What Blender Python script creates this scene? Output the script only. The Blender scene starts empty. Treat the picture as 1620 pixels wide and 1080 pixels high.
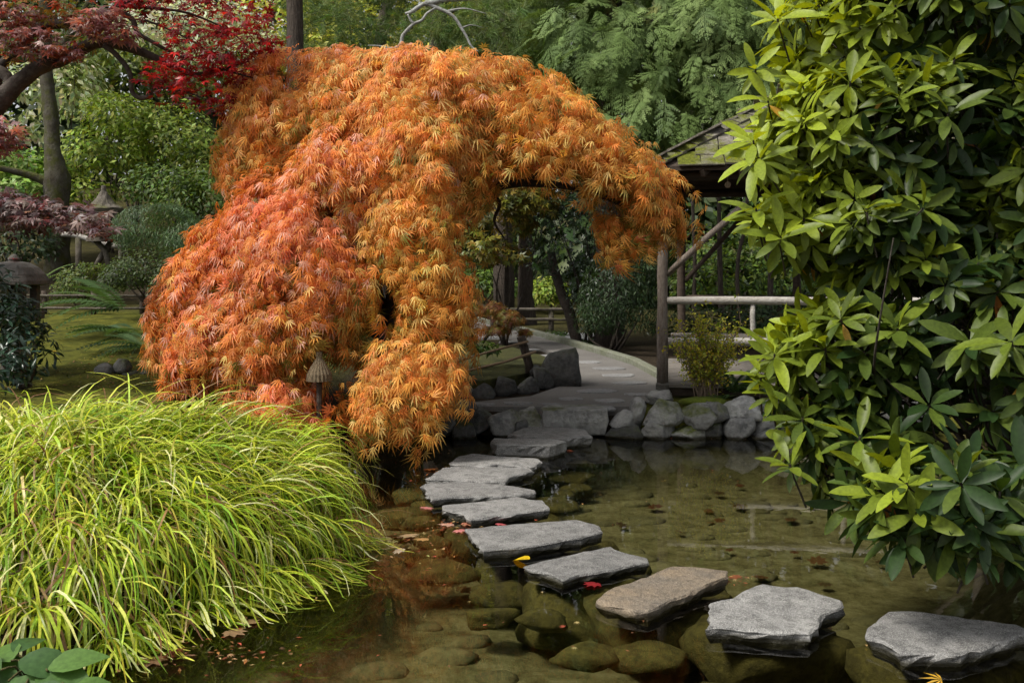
import bpy, math, random
import numpy as np
from mathutils import Matrix, Vector

rng = np.random.default_rng(7)
random.seed(7)
scene = bpy.context.scene
COL = scene.collection

# ------------------------------------------------------------------ camera, sky, sun, exposure
FPX, HC = 1575.0, 1.76          # focal length in photo pixels, eye height above the water
cam_d = bpy.data.cameras.new('camera')
cam_d.sensor_width = 36.0
cam_d.lens = 36.0 * FPX / 1620.0
cam_d.shift_y = -120.0 / 1620.0
cam_d.clip_start, cam_d.clip_end = 0.05, 600.0
cam = bpy.data.objects.new('camera', cam_d)
COL.objects.link(cam)
cam.location = (0, 0, HC)
cam.rotation_euler = (math.radians(90), 0, 0)
scene.camera = cam

SUN_DIR = np.array([-0.52, -0.26, 0.81]); SUN_DIR /= np.linalg.norm(SUN_DIR)
world = bpy.data.worlds.new('World')
scene.world = world
world.use_nodes = True
wn, wl = world.node_tree.nodes, world.node_tree.links
wn.clear()
sky = wn.new('ShaderNodeTexSky')
sky.sky_type = 'NISHITA'
sky.sun_disc = False
sky.sun_elevation = math.asin(SUN_DIR[2])
sky.sun_rotation = math.atan2(SUN_DIR[0], SUN_DIR[1])
sky.air_density, sky.dust_density, sky.ozone_density = 1.0, 4.0, 1.0
hs = wn.new('ShaderNodeHueSaturation')
hs.inputs['Saturation'].default_value = 0.15      # veiled sky: thin cloud
bg = wn.new('ShaderNodeBackground')
bg.inputs['Strength'].default_value = 0.075
wo = wn.new('ShaderNodeOutputWorld')
wl.new(sky.outputs[0], hs.inputs['Color']); wl.new(hs.outputs[0], bg.inputs['Color']); wl.new(bg.outputs[0], wo.inputs['Surface'])

sun_d = bpy.data.lights.new('sun', 'SUN')
sun_d.energy = 1.5
sun_d.angle = math.radians(11)
sun_d.color = (1.0, 0.94, 0.84)
sun = bpy.data.objects.new('sun', sun_d)
COL.objects.link(sun)
sun.rotation_euler = Vector(-SUN_DIR).to_track_quat('-Z', 'Y').to_euler()
sun.location = (-20, -12, 40)

vs = scene.view_settings
scene.display_settings.display_device = 'sRGB'
vs.view_transform = 'Standard'; vs.look = 'None'; vs.gamma = 1.0; vs.use_curve_mapping = False
vs.exposure = 1.25
cy = scene.cycles
cy.use_denoising = True
cy.max_bounces = 7; cy.diffuse_bounces = 3; cy.glossy_bounces = 3; cy.transmission_bounces = 4; cy.transparent_max_bounces = 8
cy.caustics_reflective = False; cy.caustics_refractive = False
cy.sample_clamp_indirect = 6.0

# ------------------------------------------------------------------ helpers
def W(px, py, Y):
    """the point at depth Y that the photograph shows at (px, py)"""
    return np.array([(px - 810.0) / FPX * Y, Y, HC - (py - 420.0) / FPX * Y])

def G(px, py, z=0.0):
    Y = FPX * (HC - z) / (py - 420.0)
    return np.array([(px - 810.0) / FPX * Y, Y, z])

def nrm(a):
    return a / np.maximum(np.linalg.norm(a, axis=-1, keepdims=True), 1e-9)

_wv = {}
def vnoise(P, f, seed=0):
    """smooth lumpy noise about -1..1 (sum of sines in random directions)"""
    if seed not in _wv:
        r = np.random.default_rng(1000 + seed)
        _wv[seed] = (nrm(r.normal(size=(9, 3))) * r.uniform(.6, 1.7, (9, 1)), r.uniform(0, 6.28, 9))
    k, ph = _wv[seed]
    return np.sin(f * (P @ k.T) + ph).mean(-1) * 2.2

def make_mesh(name, V, F, col=None, smooth=False):
    V = np.asarray(V, np.float32)
    me = bpy.data.meshes.new(name)
    if isinstance(F, np.ndarray):
        n, k = F.shape
        me.vertices.add(len(V)); me.vertices.foreach_set('co', V.ravel())
        me.loops.add(n * k); me.loops.foreach_set('vertex_index', F.astype(np.int32).ravel())
        me.polygons.add(n)
        me.polygons.foreach_set('loop_start', np.arange(0, n * k, k, dtype=np.int32))
        me.polygons.foreach_set('loop_total', np.full(n, k, dtype=np.int32))
        me.update(calc_edges=True)
    else:
        me.from_pydata([tuple(map(float, v)) for v in V], [], [tuple(map(int, f)) for f in F])
        me.update()
    if smooth:
        me.polygons.foreach_set('use_smooth', np.ones(len(me.polygons), dtype=bool))
    if col is not None:
        col = np.asarray(col, np.float32)
        c4 = np.ones((len(V), 4), np.float32); c4[:, :3] = col
        at = me.color_attributes.new('Col', 'FLOAT_COLOR', 'POINT')
        at.data.foreach_set('color', c4.ravel())
    return me

def tag(o, label=None, cat=None, group=None, kind=None):
    if label: o['label'] = label
    if cat: o['category'] = cat
    if group: o['group'] = group
    if kind: o['kind'] = kind
    return o

def thing(name, label, cat, loc=(0, 0, 0), group=None):
    o = bpy.data.objects.new(name, None)
    o.empty_display_size = 0.2
    COL.objects.link(o)
    o.location = tuple(float(v) for v in loc)
    return tag(o, label, cat, group)

def wloc(o):
    p = np.zeros(3)
    while o is not None:
        p += np.array(o.location); o = o.parent
    return p

def add(name, me, mat, parent=None, kind=None):
    """link a mesh whose coordinates are world coordinates"""
    o = bpy.data.objects.new(name, me)
    if mat is not None and not me.materials:
        me.materials.append(mat)
    COL.objects.link(o)
    if parent is not None:
        o.parent = parent
        o.location = tuple(-wloc(parent))
    if kind: o['kind'] = kind
    return o

def place(name, me, parent, pos, rot=None, scale=1.0):
    """link a mesh given in its own coordinates at a world position (shared mesh data)"""
    o = bpy.data.objects.new(name, me)
    COL.objects.link(o)
    if parent is not None:
        o.parent = parent
        pos = np.asarray(pos) - wloc(parent)
    M = Matrix.Identity(3) if rot is None else Matrix([list(map(float, r)) for r in rot])
    s = (scale,) * 3 if np.isscalar(scale) else scale
    o.matrix_local = Matrix.Translation(Vector(tuple(map(float, pos)))) @ M.to_4x4() @ Matrix.Diagonal(Vector((float(s[0]), float(s[1]), float(s[2]), 1.0)))
    return o

class MB:
    """collects verts and faces"""
    def __init__(s): s.V = []; s.F = []; s.n = 0
    def put(s, V, F):
        V = np.asarray(V, float)
        s.V.append(V); s.F += [tuple(i + s.n for i in f) for f in F]; s.n += len(V)
        return s
    def mesh(s, name, smooth=False): return make_mesh(name, np.vstack(s.V), s.F, None, smooth)
    def tube(s, pts, radii, seg=8, wob=0.0, caps=True):
        pts = np.asarray(pts, float); n = len(pts)
        radii = np.broadcast_to(np.asarray(radii, float), (n,)) if np.ndim(radii) == 0 or len(radii) == n else np.interp(np.linspace(0, 1, n), np.linspace(0, 1, len(radii)), radii)
        T = nrm(np.gradient(pts, axis=0))
        ref = np.array([0, 0, 1.0]) if abs(T[0][2]) < .9 else np.array([1.0, 0, 0])
        V = []; u = nrm(np.cross(T[0], ref))
        a = np.linspace(0, 2 * np.pi, seg, endpoint=False)
        for i in range(n):
            u = nrm(u - T[i] * (u @ T[i])); v = np.cross(T[i], u)
            r = radii[i] * (1 + wob * rng.uniform(-1, 1, seg))
            V.append(pts[i] + (np.cos(a) * r)[:, None] * u + (np.sin(a) * r)[:, None] * v)
        F = []
        for i in range(n - 1):
            for j in range(seg):
                k = (j + 1) % seg
                F.append((i * seg + j, i * seg + k, (i + 1) * seg + k, (i + 1) * seg + j))
        if caps:
            F.append(tuple(range(seg - 1, -1, -1))); F.append(tuple((n - 1) * seg + j for j in range(seg)))
        return s.put(np.vstack(V), F)
    def box(s, c, size, u=(1, 0, 0), v=(0, 1, 0), w=(0, 0, 1), bev=0.0):
        u, v, w = map(lambda a: np.asarray(a, float), (u, v, w)); c = np.asarray(c, float)
        hx, hy, hz = np.asarray(size) / 2.0
        V = []; b = min(bev, hx * .4, hy * .4, hz * .4)
        if b <= 0:
            for z in (-hz, hz):
                for x, y in ((-hx, -hy), (hx, -hy), (hx, hy), (-hx, hy)): V.append(c + u * x + v * y + w * z)
            return s.put(V, [(3, 2, 1, 0), (4, 5, 6, 7), (0, 1, 5, 4), (1, 2, 6, 5), (2, 3, 7, 6), (3, 0, 4, 7)])
        for z, ins in ((-hz, b), (-hz + b, 0), (hz - b, 0), (hz, b)):
            for x, y in ((-hx + ins, -hy + ins), (hx - ins, -hy + ins), (hx - ins, hy - ins), (-hx + ins, hy - ins)): V.append(c + u * x + v * y + w * z)
        F = [(3, 2, 1, 0), (12, 13, 14, 15)]
        for k in range(3):
            for j in range(4):
                F.append((k * 4 + j, k * 4 + (j + 1) % 4, k * 4 + 4 + (j + 1) % 4, k * 4 + 4 + j))
        return s.put(V, F)

def curve_pts(P, n):
    """Catmull-Rom through control points"""
    P = np.asarray(P, float)
    Q = np.vstack([2 * P[0] - P[1], P, 2 * P[-1] - P[-2]])
    out = []
    for t in np.linspace(0, len(P) - 1 - 1e-6, n):
        i = int(t); f = t - i
        a, b, c, d = Q[i:i + 4]
        out.append(.5 * ((2 * b) + (-a + c) * f + (2 * a - 5 * b + 4 * c - d) * f * f + (-a + 3 * b - 3 * c + d) * f ** 3))
    return np.array(out)

# ---- leaf templates: (verts, tris); x along the leaf, y across, z the upper side
def t_simple(w=.24, fold=.06, droop=.12):
    return (np.array([[0, 0, 0], [.5, w, fold - droop * .3], [.5, -w, fold - droop * .3], [1, 0, -droop], [.5, 0, -droop * .3]]),
            np.array([[0, 4, 1], [4, 3, 1], [0, 2, 4], [4, 2, 3]]))

def t_star(angs, lens, w, droop):
    V = []; F = []
    for a, l in zip(angs, lens):
        a = math.radians(a); c, s = math.cos(a), math.sin(a); b = len(V)
        V += [[0, 0, 0], [c * l * .45 - s * w, s * l * .45 + c * w, -droop * .2 * l], [c * l * .45 + s * w, s * l * .45 - c * w, -droop * .2 * l], [c * l, s * l, -droop * l]]
        F += [[b, b + 2, b + 1], [b + 1, b + 2, b + 3]]
    return np.array(V, float), np.array(F)

def t_oval(rings, curl, fold, tipw=.0):
    """rings: (t, halfwidth); a folded, curved blade"""
    V = []; F = []
    for t, w in rings:
        z = -curl * t * t
        V += [[t, w, z + fold * w * 1.0], [t, 0, z], [t, -w, z + fold * w * 1.0]]
    for i in range(len(rings) - 1):
        a = i * 3
        for j in (0, 1):
            F += [[a + j, a + j + 1, a + 3 + j], [a + j + 1, a + 4 + j, a + 3 + j]]
    return np.array(V, float), np.array(F)[:, ::-1]

T_LACE = [t_star(an, ln, w, dr) for an, ln, w, dr in (
    ([-74, -40, -14, 10, 36, 70], [.55, .88, 1.05, 1.0, .85, .5], .054, .3), ([-58, -28, 0, 30, 60], [.6, .95, 1.12, .9, .6], .058, .65),
    ([-66, -34, -8, 16, 48], [.5, .85, 1.1, .95, .6], .055, 1.0), ([-44, -16, 8, 34], [.7, 1.05, 1.1, .75], .06, .5))]
T_STAR = [t_star([-85, -45, 0, 45, 85], [.6, .9, 1, .9, .6], .13, d) for d in (.15, .4)]
T_LEAF = [t_simple(.24, .05, .1), t_simple(.2, .03, .3)]
T_SMALL = [t_simple(.32, .1, .1)]
RH = [(.0, .012), (.12, .05), (.32, .125), (.55, .146), (.78, .122), (.93, .06), (1.0, .012)]
T_RHODO = [t_oval(RH, c, f) for c, f in ((.12, .35), (.34, .3), (.03, .5), (.22, .2))]
HO = [(.0, .02), (.1, .16), (.28, .29), (.5, .3), (.72, .2), (.9, .08), (1.0, .01)]
T_HOSTA = [t_oval(HO, c, f) for c, f in ((.35, .1), (.5, .14), (.2, .18))]

def t_frond(n=10, seed=0, w=.42):
    """flat drooping conifer spray: rachis, spaced branchlets, sub-branchlets"""
    r = np.random.default_rng(seed); V = []; F = []
    def blade(p, d, l, wd):
        d = d / np.linalg.norm(d); s = np.array([-d[1], d[0], 0]); b = len(V)
        q = p + d * l * .45; e = p + d * l + np.array([0, 0, -.16 * l])
        V.extend([p, q + s * wd, q - s * wd, e]); F.extend([[b, b + 2, b + 1], [b + 1, b + 2, b + 3]])
    def P(x): return np.array([x, .05 * math.sin(3 * x + seed), -.34 * x * x])
    for i in range(5): blade(P(i / 5), P((i + 1) / 5) - P(i / 5), .24, .012)
    for i in range(n):
        x = .1 + .86 * i / n
        L = (w * (1 - x) ** .6 * (.5 + .5 * min(1, x * 4)) + .05) * r.uniform(.7, 1.2)
        for sd in (-1, 1):
            if r.random() < .08: continue
            a = math.radians(r.uniform(36, 60)); d = np.array([math.cos(a), sd * math.sin(a), r.uniform(-.25, .15)]); p = P(x + r.uniform(-.02, .02)); blade(p, d, L, .015)
            m = max(2, int(L / .07))
            for k in range(m):
                f = (k + .8) / (m + .4); q = p + d * L * f + np.array([0, 0, -.16 * L * f * f]); l2 = (.12 * (1.05 - f) + .03) * r.uniform(.8, 1.2)
                for s2 in (-1, 1):
                    a2 = math.atan2(d[1], d[0]) + s2 * math.radians(38); blade(q, np.array([math.cos(a2), math.sin(a2), -.1]), l2, .014)
    return np.array(V), np.array(F)

def t_fern(n=17):
    V = []; F = []
    def P(x): return np.array([x, 0, .25 * x - .55 * x * x])
    for i in range(n):
        x = .08 + .9 * i / n; L = .24 * math.sin(math.pi * min(1, .16 + x * .84)) ** .8 + .015
        for sd in (-1, 1):
            p = P(x); d = np.array([.35, sd, -.25]); d /= np.linalg.norm(d); b = len(V)
            V.extend([p, p + d * L * .4 + [.022, 0, 0], p + d * L * .4 - [.022, 0, 0], p + d * L]); F.extend([[b, b + 2, b + 1], [b + 1, b + 2, b + 3]])
    for i in range(8):
        a, c = P(i / 8), P((i + 1) / 8); b = len(V)
        V.extend([a + [0, .006, 0], a - [0, .006, 0], c]); F.append([b, b + 1, b + 2])
    return np.array(V), np.array(F)

def t_needles(n=16, seed=0):
    r = np.random.default_rng(seed); V = []; F = []
    for i in range(n):
        d = nrm(np.array([1.0, r.normal() * .55, r.normal() * .5])); s = nrm(np.cross(d, r.normal(size=3))); b = len(V); p = np.array([r.uniform(0, .35), 0, 0])
        V.extend([p + s * .014, p - s * .014, p + d * r.uniform(.5, .85)]); F.append([b, b + 1, b + 2])
    return np.array(V), np.array(F)

def frames(N, A):
    N = nrm(N); A = nrm(A - (A * N).sum(-1, keepdims=True) * N); B = np.cross(N, A)
    return A, B, N

def scatter(temps, pos, A, N, size, col):
    """leaf templates at positions with axis A and normal N -> V, F, C"""
    A, B, N = frames(N, A)
    n = len(pos); pick = rng.integers(0, len(temps), n); Vs, Fs, Cs = [], [], []; off = 0
    for k, (tv, tf) in enumerate(temps):
        m = pick == k; c = int(m.sum())
        if not c: continue
        s = size[m][:, None, None]
        V = pos[m][:, None, :] + s * (tv[None, :, 0:1] * A[m][:, None] + tv[None, :, 1:2] * B[m][:, None] + tv[None, :, 2:3] * N[m][:, None])
        Vs.append(V.reshape(-1, 3)); nv = len(tv)
        Fs.append((tf[None] + (np.arange(c) * nv)[:, None, None] + off).reshape(-1, tf.shape[1]))
        Cs.append(np.repeat(col[m], nv, axis=0)); off += c * nv
    return np.vstack(Vs), np.vstack(Fs), np.vstack(Cs)

def palette(cols, n, w=None, jit=.22):
    cols = np.array(cols, float); w = None if w is None else np.array(w) / np.sum(w)
    c = cols[rng.choice(len(cols), n, p=w)]
    return np.clip(c * (1 + jit * rng.normal(size=(n, 1))) * (1 + .08 * rng.normal(size=(n, 3))), .004, .9)

def ell_sample(n, c, r, zmin=-1.0, lump=.12, lf=3.0, thick=.25, seed=0, front=0.0):
    """points near the surface of a lumpy ellipsoid, with normals"""
    d = nrm(rng.normal(size=(int(n * 3) + 40, 3)))
    d = d[(d[:, 2] > zmin) & (d[:, 1] < 1 - front + .0 if front else np.ones(len(d), bool))][:n]
    c = np.asarray(c, float); r = np.asarray(r, float)
    q = c + d * r
    k = 1 + lump * vnoise(q, lf, seed) - thick * rng.random(len(d)) ** 1.6
    return c + d * r * k[:, None], nrm(d / r), d

def inside(P, ells, skip=None, m=.8):
    b = np.zeros(len(P), bool)
    for i, (c, r) in enumerate(ells):
        if i != skip: b |= ((((P - c) / r) ** 2).sum(-1) < m * m)
    return b

# ------------------------------------------------------------------ materials
def new_mat(name):
    m = bpy.data.materials.new(name); m.use_nodes = True
    nt = m.node_tree; nt.nodes.clear()
    out = nt.nodes.new('ShaderNodeOutputMaterial')
    return m, nt, nt.nodes, nt.links, out

def leaf_mat(name, trans=.35, rough=.45, spec=.4, tboost=(1.25, 1.2, .6)):
    m, nt, N, L, out = new_mat(name)
    at = N.new('ShaderNodeAttribute'); at.attribute_name = 'Col'
    p = N.new('ShaderNodeBsdfPrincipled'); p.inputs['Roughness'].default_value = rough; p.inputs['Specular IOR Level'].default_value = spec
    tr = N.new('ShaderNodeBsdfTranslucent'); mx = N.new('ShaderNodeMixShader'); mx.inputs[0].default_value = trans
    mul = N.new('ShaderNodeMix'); mul.data_type = 'RGBA'; mul.blend_type = 'MULTIPLY'; mul.inputs[0].default_value = 1.0
    mul.inputs[7].default_value = (*tboost, 1)
    nz = N.new('ShaderNodeTexNoise'); nz.inputs['Scale'].default_value = 60; nz.inputs['Detail'].default_value = 3
    geo = N.new('ShaderNodeNewGeometry'); L.new(geo.outputs['Position'], nz.inputs['Vector'])
    rmp = N.new('ShaderNodeMapRange'); rmp.inputs[1].default_value = .3; rmp.inputs[2].default_value = .7; rmp.inputs[3].default_value = .78; rmp.inputs[4].default_value = 1.18
    L.new(nz.outputs[0], rmp.inputs[0])
    m2 = N.new('ShaderNodeVectorMath'); m2.operation = 'SCALE'
    L.new(at.outputs['Color'], m2.inputs[0]); L.new(rmp.outputs[0], m2.inputs['Scale'])
    L.new(m2.outputs[0], p.inputs['Base Color']); L.new(m2.outputs[0], mul.inputs[6]); L.new(mul.outputs[2], tr.inputs['Color'])
    L.new(p.outputs[0], mx.inputs[1]); L.new(tr.outputs[0], mx.inputs[2]); L.new(mx.outputs[0], out.inputs['Surface'])
    return m

def surf_mat(name, c1, c2, scale=6.0, c3=None, s3=30., f3=.5, rough=.85, bump=.4, bscale=40., moss=None, moss_at=.35, wet=False, speck=None, stretch=None, spec=.3, bdist=.02, vary=.12):
    """two-tone mottled surface with optional fine third tone, moss on upward faces, wet dark band at the waterline"""
    m, nt, N, L, out = new_mat(name)
    geo = N.new('ShaderNodeNewGeometry'); tc = N.new('ShaderNodeTexCoord')
    vec = geo.outputs['Position']
    if stretch:
        mp = N.new('ShaderNodeMapping'); mp.inputs['Scale'].default_value = stretch; L.new(tc.outputs['Object'], mp.inputs['Vector']); vec = mp.outputs[0]
    def noise(s, d=5, ro=.6):
        n = N.new('ShaderNodeTexNoise'); n.inputs['Scale'].default_value = s; n.inputs['Detail'].default_value = d; n.inputs['Roughness'].default_value = ro
        L.new(vec, n.inputs['Vector']); return n.outputs[0]
    def rng_(x, a, b, lo=0., hi=1.):
        r = N.new('ShaderNodeMapRange'); r.inputs[1].default_value = a; r.inputs[2].default_value = b; r.inputs[3].default_value = lo; r.inputs[4].default_value = hi
        L.new(x, r.inputs[0]); return r.outputs[0]
    def mix(f, a, b, bt='MIX'):
        x = N.new('ShaderNodeMix'); x.data_type = 'RGBA'; x.blend_type = bt
        if hasattr(f, 'is_output'): L.new(f, x.inputs[0])
        else: x.inputs[0].default_value = f
        for sock, v in ((x.inputs[6], a), (x.inputs[7], b)):
            if hasattr(v, 'is_output'): L.new(v, sock)
            else: sock.default_value = (*v, 1)
        return x.outputs[2]
    def math_(op, a, b):
        x = N.new('ShaderNodeMath'); x.operation = op
        for i, v in enumerate((a, b)):
            if hasattr(v, 'is_output'): L.new(v, x.inputs[i])
            else: x.inputs[i].default_value = v
        return x.outputs[0]
    col = mix(rng_(noise(scale), .35, .65), c1, c2)
    if c3 is not None: col = mix(math_('MULTIPLY', rng_(noise(s3, 3, .7), .45, .62), f3), col, c3)
    if speck is not None:
        col = mix(rng_(noise(220., 2, .8), .54, .62), col, speck)
        col = mix(rng_(noise(150., 2, .8), .58, .66), col, tuple(.25 * v for v in c1))
    oi = N.new('ShaderNodeObjectInfo'); vs_ = N.new('ShaderNodeVectorMath'); vs_.operation = 'SCALE'
    L.new(col, vs_.inputs[0]); L.new(rng_(oi.outputs['Random'], 0, 1, 1 - vary, 1 + vary), vs_.inputs['Scale']); col = vs_.outputs[0]      # each stone or board its own tone
    rv = rough
    if moss is not None:
        sp = N.new('ShaderNodeSeparateXYZ'); L.new(geo.outputs['Normal'], sp.inputs[0])
        f = math_('MULTIPLY', rng_(sp.outputs[2], .1, .75), rng_(noise(2.2, 6, .65), moss_at, moss_at + .16))
        mc = mix(rng_(noise(25.), .35, .65), moss, tuple(v * .45 for v in moss))
        col = mix(f, col, mc)
    if wet:
        sp2 = N.new('ShaderNodeSeparateXYZ'); L.new(geo.outputs['Position'], sp2.inputs[0])
        h = math_('ADD', sp2.outputs[2], math_('MULTIPLY', noise(9., 3), .03))
        w = rng_(h, .05, .03)
        col = mix(w, col, mix(.5, tuple(v * .25 for v in c1), (.035, .03, .008)))
        rv = rng_(w, 0., 1., rough, .25)
    p = N.new('ShaderNodeBsdfPrincipled'); p.inputs['Specular IOR Level'].default_value = spec
    L.new(col, p.inputs['Base Color'])
    if hasattr(rv, 'is_output'): L.new(rv, p.inputs['Roughness'])
    else: p.inputs['Roughness'].default_value = rv
    if bump:
        b = N.new('ShaderNodeBump'); b.inputs['Strength'].default_value = bump; b.inputs['Distance'].default_value = bdist
        L.new(noise(bscale, 6, .7), b.inputs['Height']); L.new(b.outputs[0], p.inputs['Normal'])
    L.new(p.outputs[0], out.inputs['Surface'])
    return m

M = {}
M['lace'] = leaf_mat('orange_laceleaf', .38, .5, .3, (1.2, 1.1, .7))
M['star'] = leaf_mat('maple_leaf', .35, .4, .4, (1.4, .9, .7))
M['rhodo'] = leaf_mat('rhododendron_leaf', .28, .44, .28, (1.9, 1.6, .35))
M['grass'] = leaf_mat('grass_blade', .35, .4, .4)
M['leaf'] = leaf_mat('shrub_leaf', .32, .5, .3)
M['gloss_leaf'] = leaf_mat('evergreen_leaf', .15, .3, .5)
M['frond'] = leaf_mat('cedar_frond', .25, .6, .2)
M['stone'] = surf_mat('granite', (.16, .158, .155), (.285, .28, .27), 4, (.085, .084, .082), 14, .8, .75, .9, 40, speck=(.50, .49, .46), wet=True, bdist=.02, vary=.18)
M['tan_stone'] = surf_mat('tan_granite', (.25, .19, .125), (.155, .14, .12), 3.0, (.08, .07, .06), 16, .7, .75, .9, 40, speck=(.42, .34, .25), wet=True, bdist=.02, vary=.0)
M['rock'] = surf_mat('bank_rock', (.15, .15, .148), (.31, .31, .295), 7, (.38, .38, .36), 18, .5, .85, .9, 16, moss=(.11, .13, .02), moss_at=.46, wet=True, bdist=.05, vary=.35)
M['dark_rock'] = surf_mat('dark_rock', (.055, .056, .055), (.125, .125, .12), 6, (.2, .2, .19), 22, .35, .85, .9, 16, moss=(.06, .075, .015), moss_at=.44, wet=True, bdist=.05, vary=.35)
M['algae_rock'] = surf_mat('algae_rock', (.075, .066, .022), (.13, .115, .038), 9, (.03, .027, .012), 20, .6, .9, .9, 18)
M['mud_rock'] = surf_mat('silted_rock', (.12, .115, .06), (.18, .17, .095), 6, (.05, .045, .025), 16, .5, .95, .6, 30)
M['bark'] = surf_mat('bark', (.05, .038, .03), (.12, .095, .075), 8, (.03, .025, .02), 20, .5, .95, 1., 12, stretch=(5, 5, .8), bdist=.05)
M['moss_bark'] = surf_mat('mossy_bark', (.055, .045, .03), (.12, .11, .085), 6, (.07, .075, .014), 5, .9, .95, 1., 22, moss=(.09, .10, .015), moss_at=.4, bdist=.04)
M['dark_bark'] = surf_mat('dark_bark', (.03, .022, .018), (.07, .055, .045), 9, (.1, .09, .07), 24, .4, .9, .8, 25, moss=(.05, .05, .015), moss_at=.55)
M['pale_branch'] = surf_mat('pale_lichen_branch', (.42, .43, .41), (.24, .24, .22), 14, (.1, .1, .09), 30, .5, .9, .6, 40)
M['log'] = surf_mat('weathered_log', (.17, .135, .11), (.25, .215, .185), 5, (.09, .068, .052), 18, .6, .85, .7, 16, stretch=(6, 6, 1.2), bdist=.015)
M['rail_log'] = surf_mat('pale_rail_log', (.40, .37, .33), (.56, .54, .50), 6, (.2, .17, .14), 16, .6, .85, .6, 16, stretch=(1.2, 8, 8), bdist=.012)
M['shelter_dark'] = surf_mat('stained_timber', (.045, .032, .024), (.08, .06, .045), 5, None, rough=.85, bump=.5, bscale=18, stretch=(1, 6, 6))
M['plank'] = surf_mat('grey_deck_plank', (.17, .15, .13), (.25, .23, .21), 5, (.1, .09, .07), 20, .5, .85, .5, 20, stretch=(1, 8, 4))
M['shingle'] = surf_mat('mossy_shingle', (.15, .135, .11), (.24, .22, .19), 9, (.07, .06, .05), 22, .6, .9, .9, 26, moss=(.15, .17, .012), moss_at=.40, bdist=.03, vary=.25)
M['path'] = surf_mat('path_concrete', (.155, .145, .135), (.21, .20, .185), 1.6, (.10, .09, .085), 60, .5, .9, .35, 90)
M['paving'] = surf_mat('paving_stone', (.23, .225, .22), (.17, .17, .17), 12, (.33, .33, .33), 45, .6, .85, .8, 40)
M['kerb'] = surf_mat('mossy_kerb', (.21, .215, .18), (.16, .17, .12), 3, (.08, .09, .04), 18, .5, .9, .4, 50)
M['lantern'] = surf_mat('lantern_stone', (.10, .095, .085), (.17, .16, .145), 8, (.06, .06, .05), 30, .5, .9, .6, 40)
M['old_wood'] = surf_mat('old_wood', (.085, .07, .055), (.17, .15, .125), 8, (.05, .045, .035), 24, .5, .9, .6, 24, moss=(.085, .09, .015), moss_at=.46)
M['thatch'] = surf_mat('straw_bundle', (.21, .16, .10), (.12, .09, .055), 30, (.07, .05, .03), 60, .5, .95, .8, 40, stretch=(3, 3, .5))
M['pole'] = surf_mat('peeled_pole', (.26, .19, .12), (.19, .13, .08), 9, None, rough=.8, bump=.3, bscale=30, stretch=(1, 6, 6))

# ground: three kinds of soil by the attribute Col (r mud of the pond bed, g moss, b dark litter)
def ground_material():
    m, nt, N, L, out = new_mat('garden_ground')
    at = N.new('ShaderNodeAttribute'); at.attribute_name = 'Col'
    sep = N.new('ShaderNodeSeparateColor'); L.new(at.outputs['Color'], sep.inputs[0])
    geo = N.new('ShaderNodeNewGeometry')
    def noise(s, d=6, r=.65):
        n = N.new('ShaderNodeTexNoise'); n.inputs['Scale'].default_value = s; n.inputs['Detail'].default_value = d; n.inputs['Roughness'].default_value = r
        L.new(geo.outputs['Position'], n.inputs['Vector']); return n.outputs[0]
    def ramp(x, *st):
        r = N.new('ShaderNodeValToRGB'); e = r.color_ramp.elements
        while len(e) < len(st): e.new(.5)
        for el, (p, c) in zip(e, st): el.position = p; el.color = (*c, 1)
        L.new(x, r.inputs[0]); return r.outputs[0]
    def mix(f, a, b):
        x = N.new('ShaderNodeMix'); x.data_type = 'RGBA'; L.new(f, x.inputs[0]); L.new(a, x.inputs[6]); L.new(b, x.inputs[7]); return x.outputs[2]
    mud = ramp(noise(6.5, 10, .78), (.34, (.06, .052, .026)), (.5, (.155, .145, .075)), (.66, (.25, .235, .145)))
    moss = ramp(noise(5., 8, .7), (.3, (.018, .02, .005)), (.5, (.075, .08, .012)), (.72, (.15, .14, .02)))
    soil = ramp(noise(14., 8, .75), (.3, (.016, .012, .008)), (.55, (.04, .03, .02)), (.75, (.08, .06, .035)))
    c = mix(sep.outputs[0], mix(sep.outputs[1], soil, moss), mud)
    p = N.new('ShaderNodeBsdfPrincipled'); p.inputs['Roughness'].default_value = .95; p.inputs['Specular IOR Level'].default_value = .1
    L.new(c, p.inputs['Base Color'])
    b = N.new('ShaderNodeBump'); b.inputs['Strength'].default_value = .7; b.inputs['Distance'].default_value = .04
    L.new(noise(22., 8, .7), b.inputs['Height']); L.new(b.outputs[0], p.inputs['Normal']); L.new(p.outputs[0], out.inputs['Surface'])
    return m
M['ground'] = ground_material()

def water_material():
    m, nt, N, L, out = new_mat('pond_water')
    geo = N.new('ShaderNodeNewGeometry')
    nz = N.new('ShaderNodeTexNoise'); nz.inputs['Scale'].default_value = 5.0; nz.inputs['Detail'].default_value = 3; L.new(geo.outputs['Position'], nz.inputs['Vector'])
    bp = N.new('ShaderNodeBump'); bp.inputs['Strength'].default_value = .025; bp.inputs['Distance'].default_value = .02; L.new(nz.outputs[0], bp.inputs['Height'])
    fr = N.new('ShaderNodeFresnel'); fr.inputs['IOR'].default_value = 1.333; L.new(bp.outputs[0], fr.inputs['Normal'])
    gl = N.new('ShaderNodeBsdfGlossy'); gl.inputs['Roughness'].default_value = .01; L.new(bp.outputs[0], gl.inputs['Normal'])
    tr = N.new('ShaderNodeBsdfTransparent'); tr.inputs['Color'].default_value = (.75, .745, .60, 1)
    mx = N.new('ShaderNodeMixShader'); L.new(fr.outputs[0], mx.inputs[0]); L.new(tr.outputs[0], mx.inputs[1]); L.new(gl.outputs[0], mx.inputs[2])
    L.new(mx.outputs[0], out.inputs['Surface'])
    return m
M['water'] = water_material()
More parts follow.
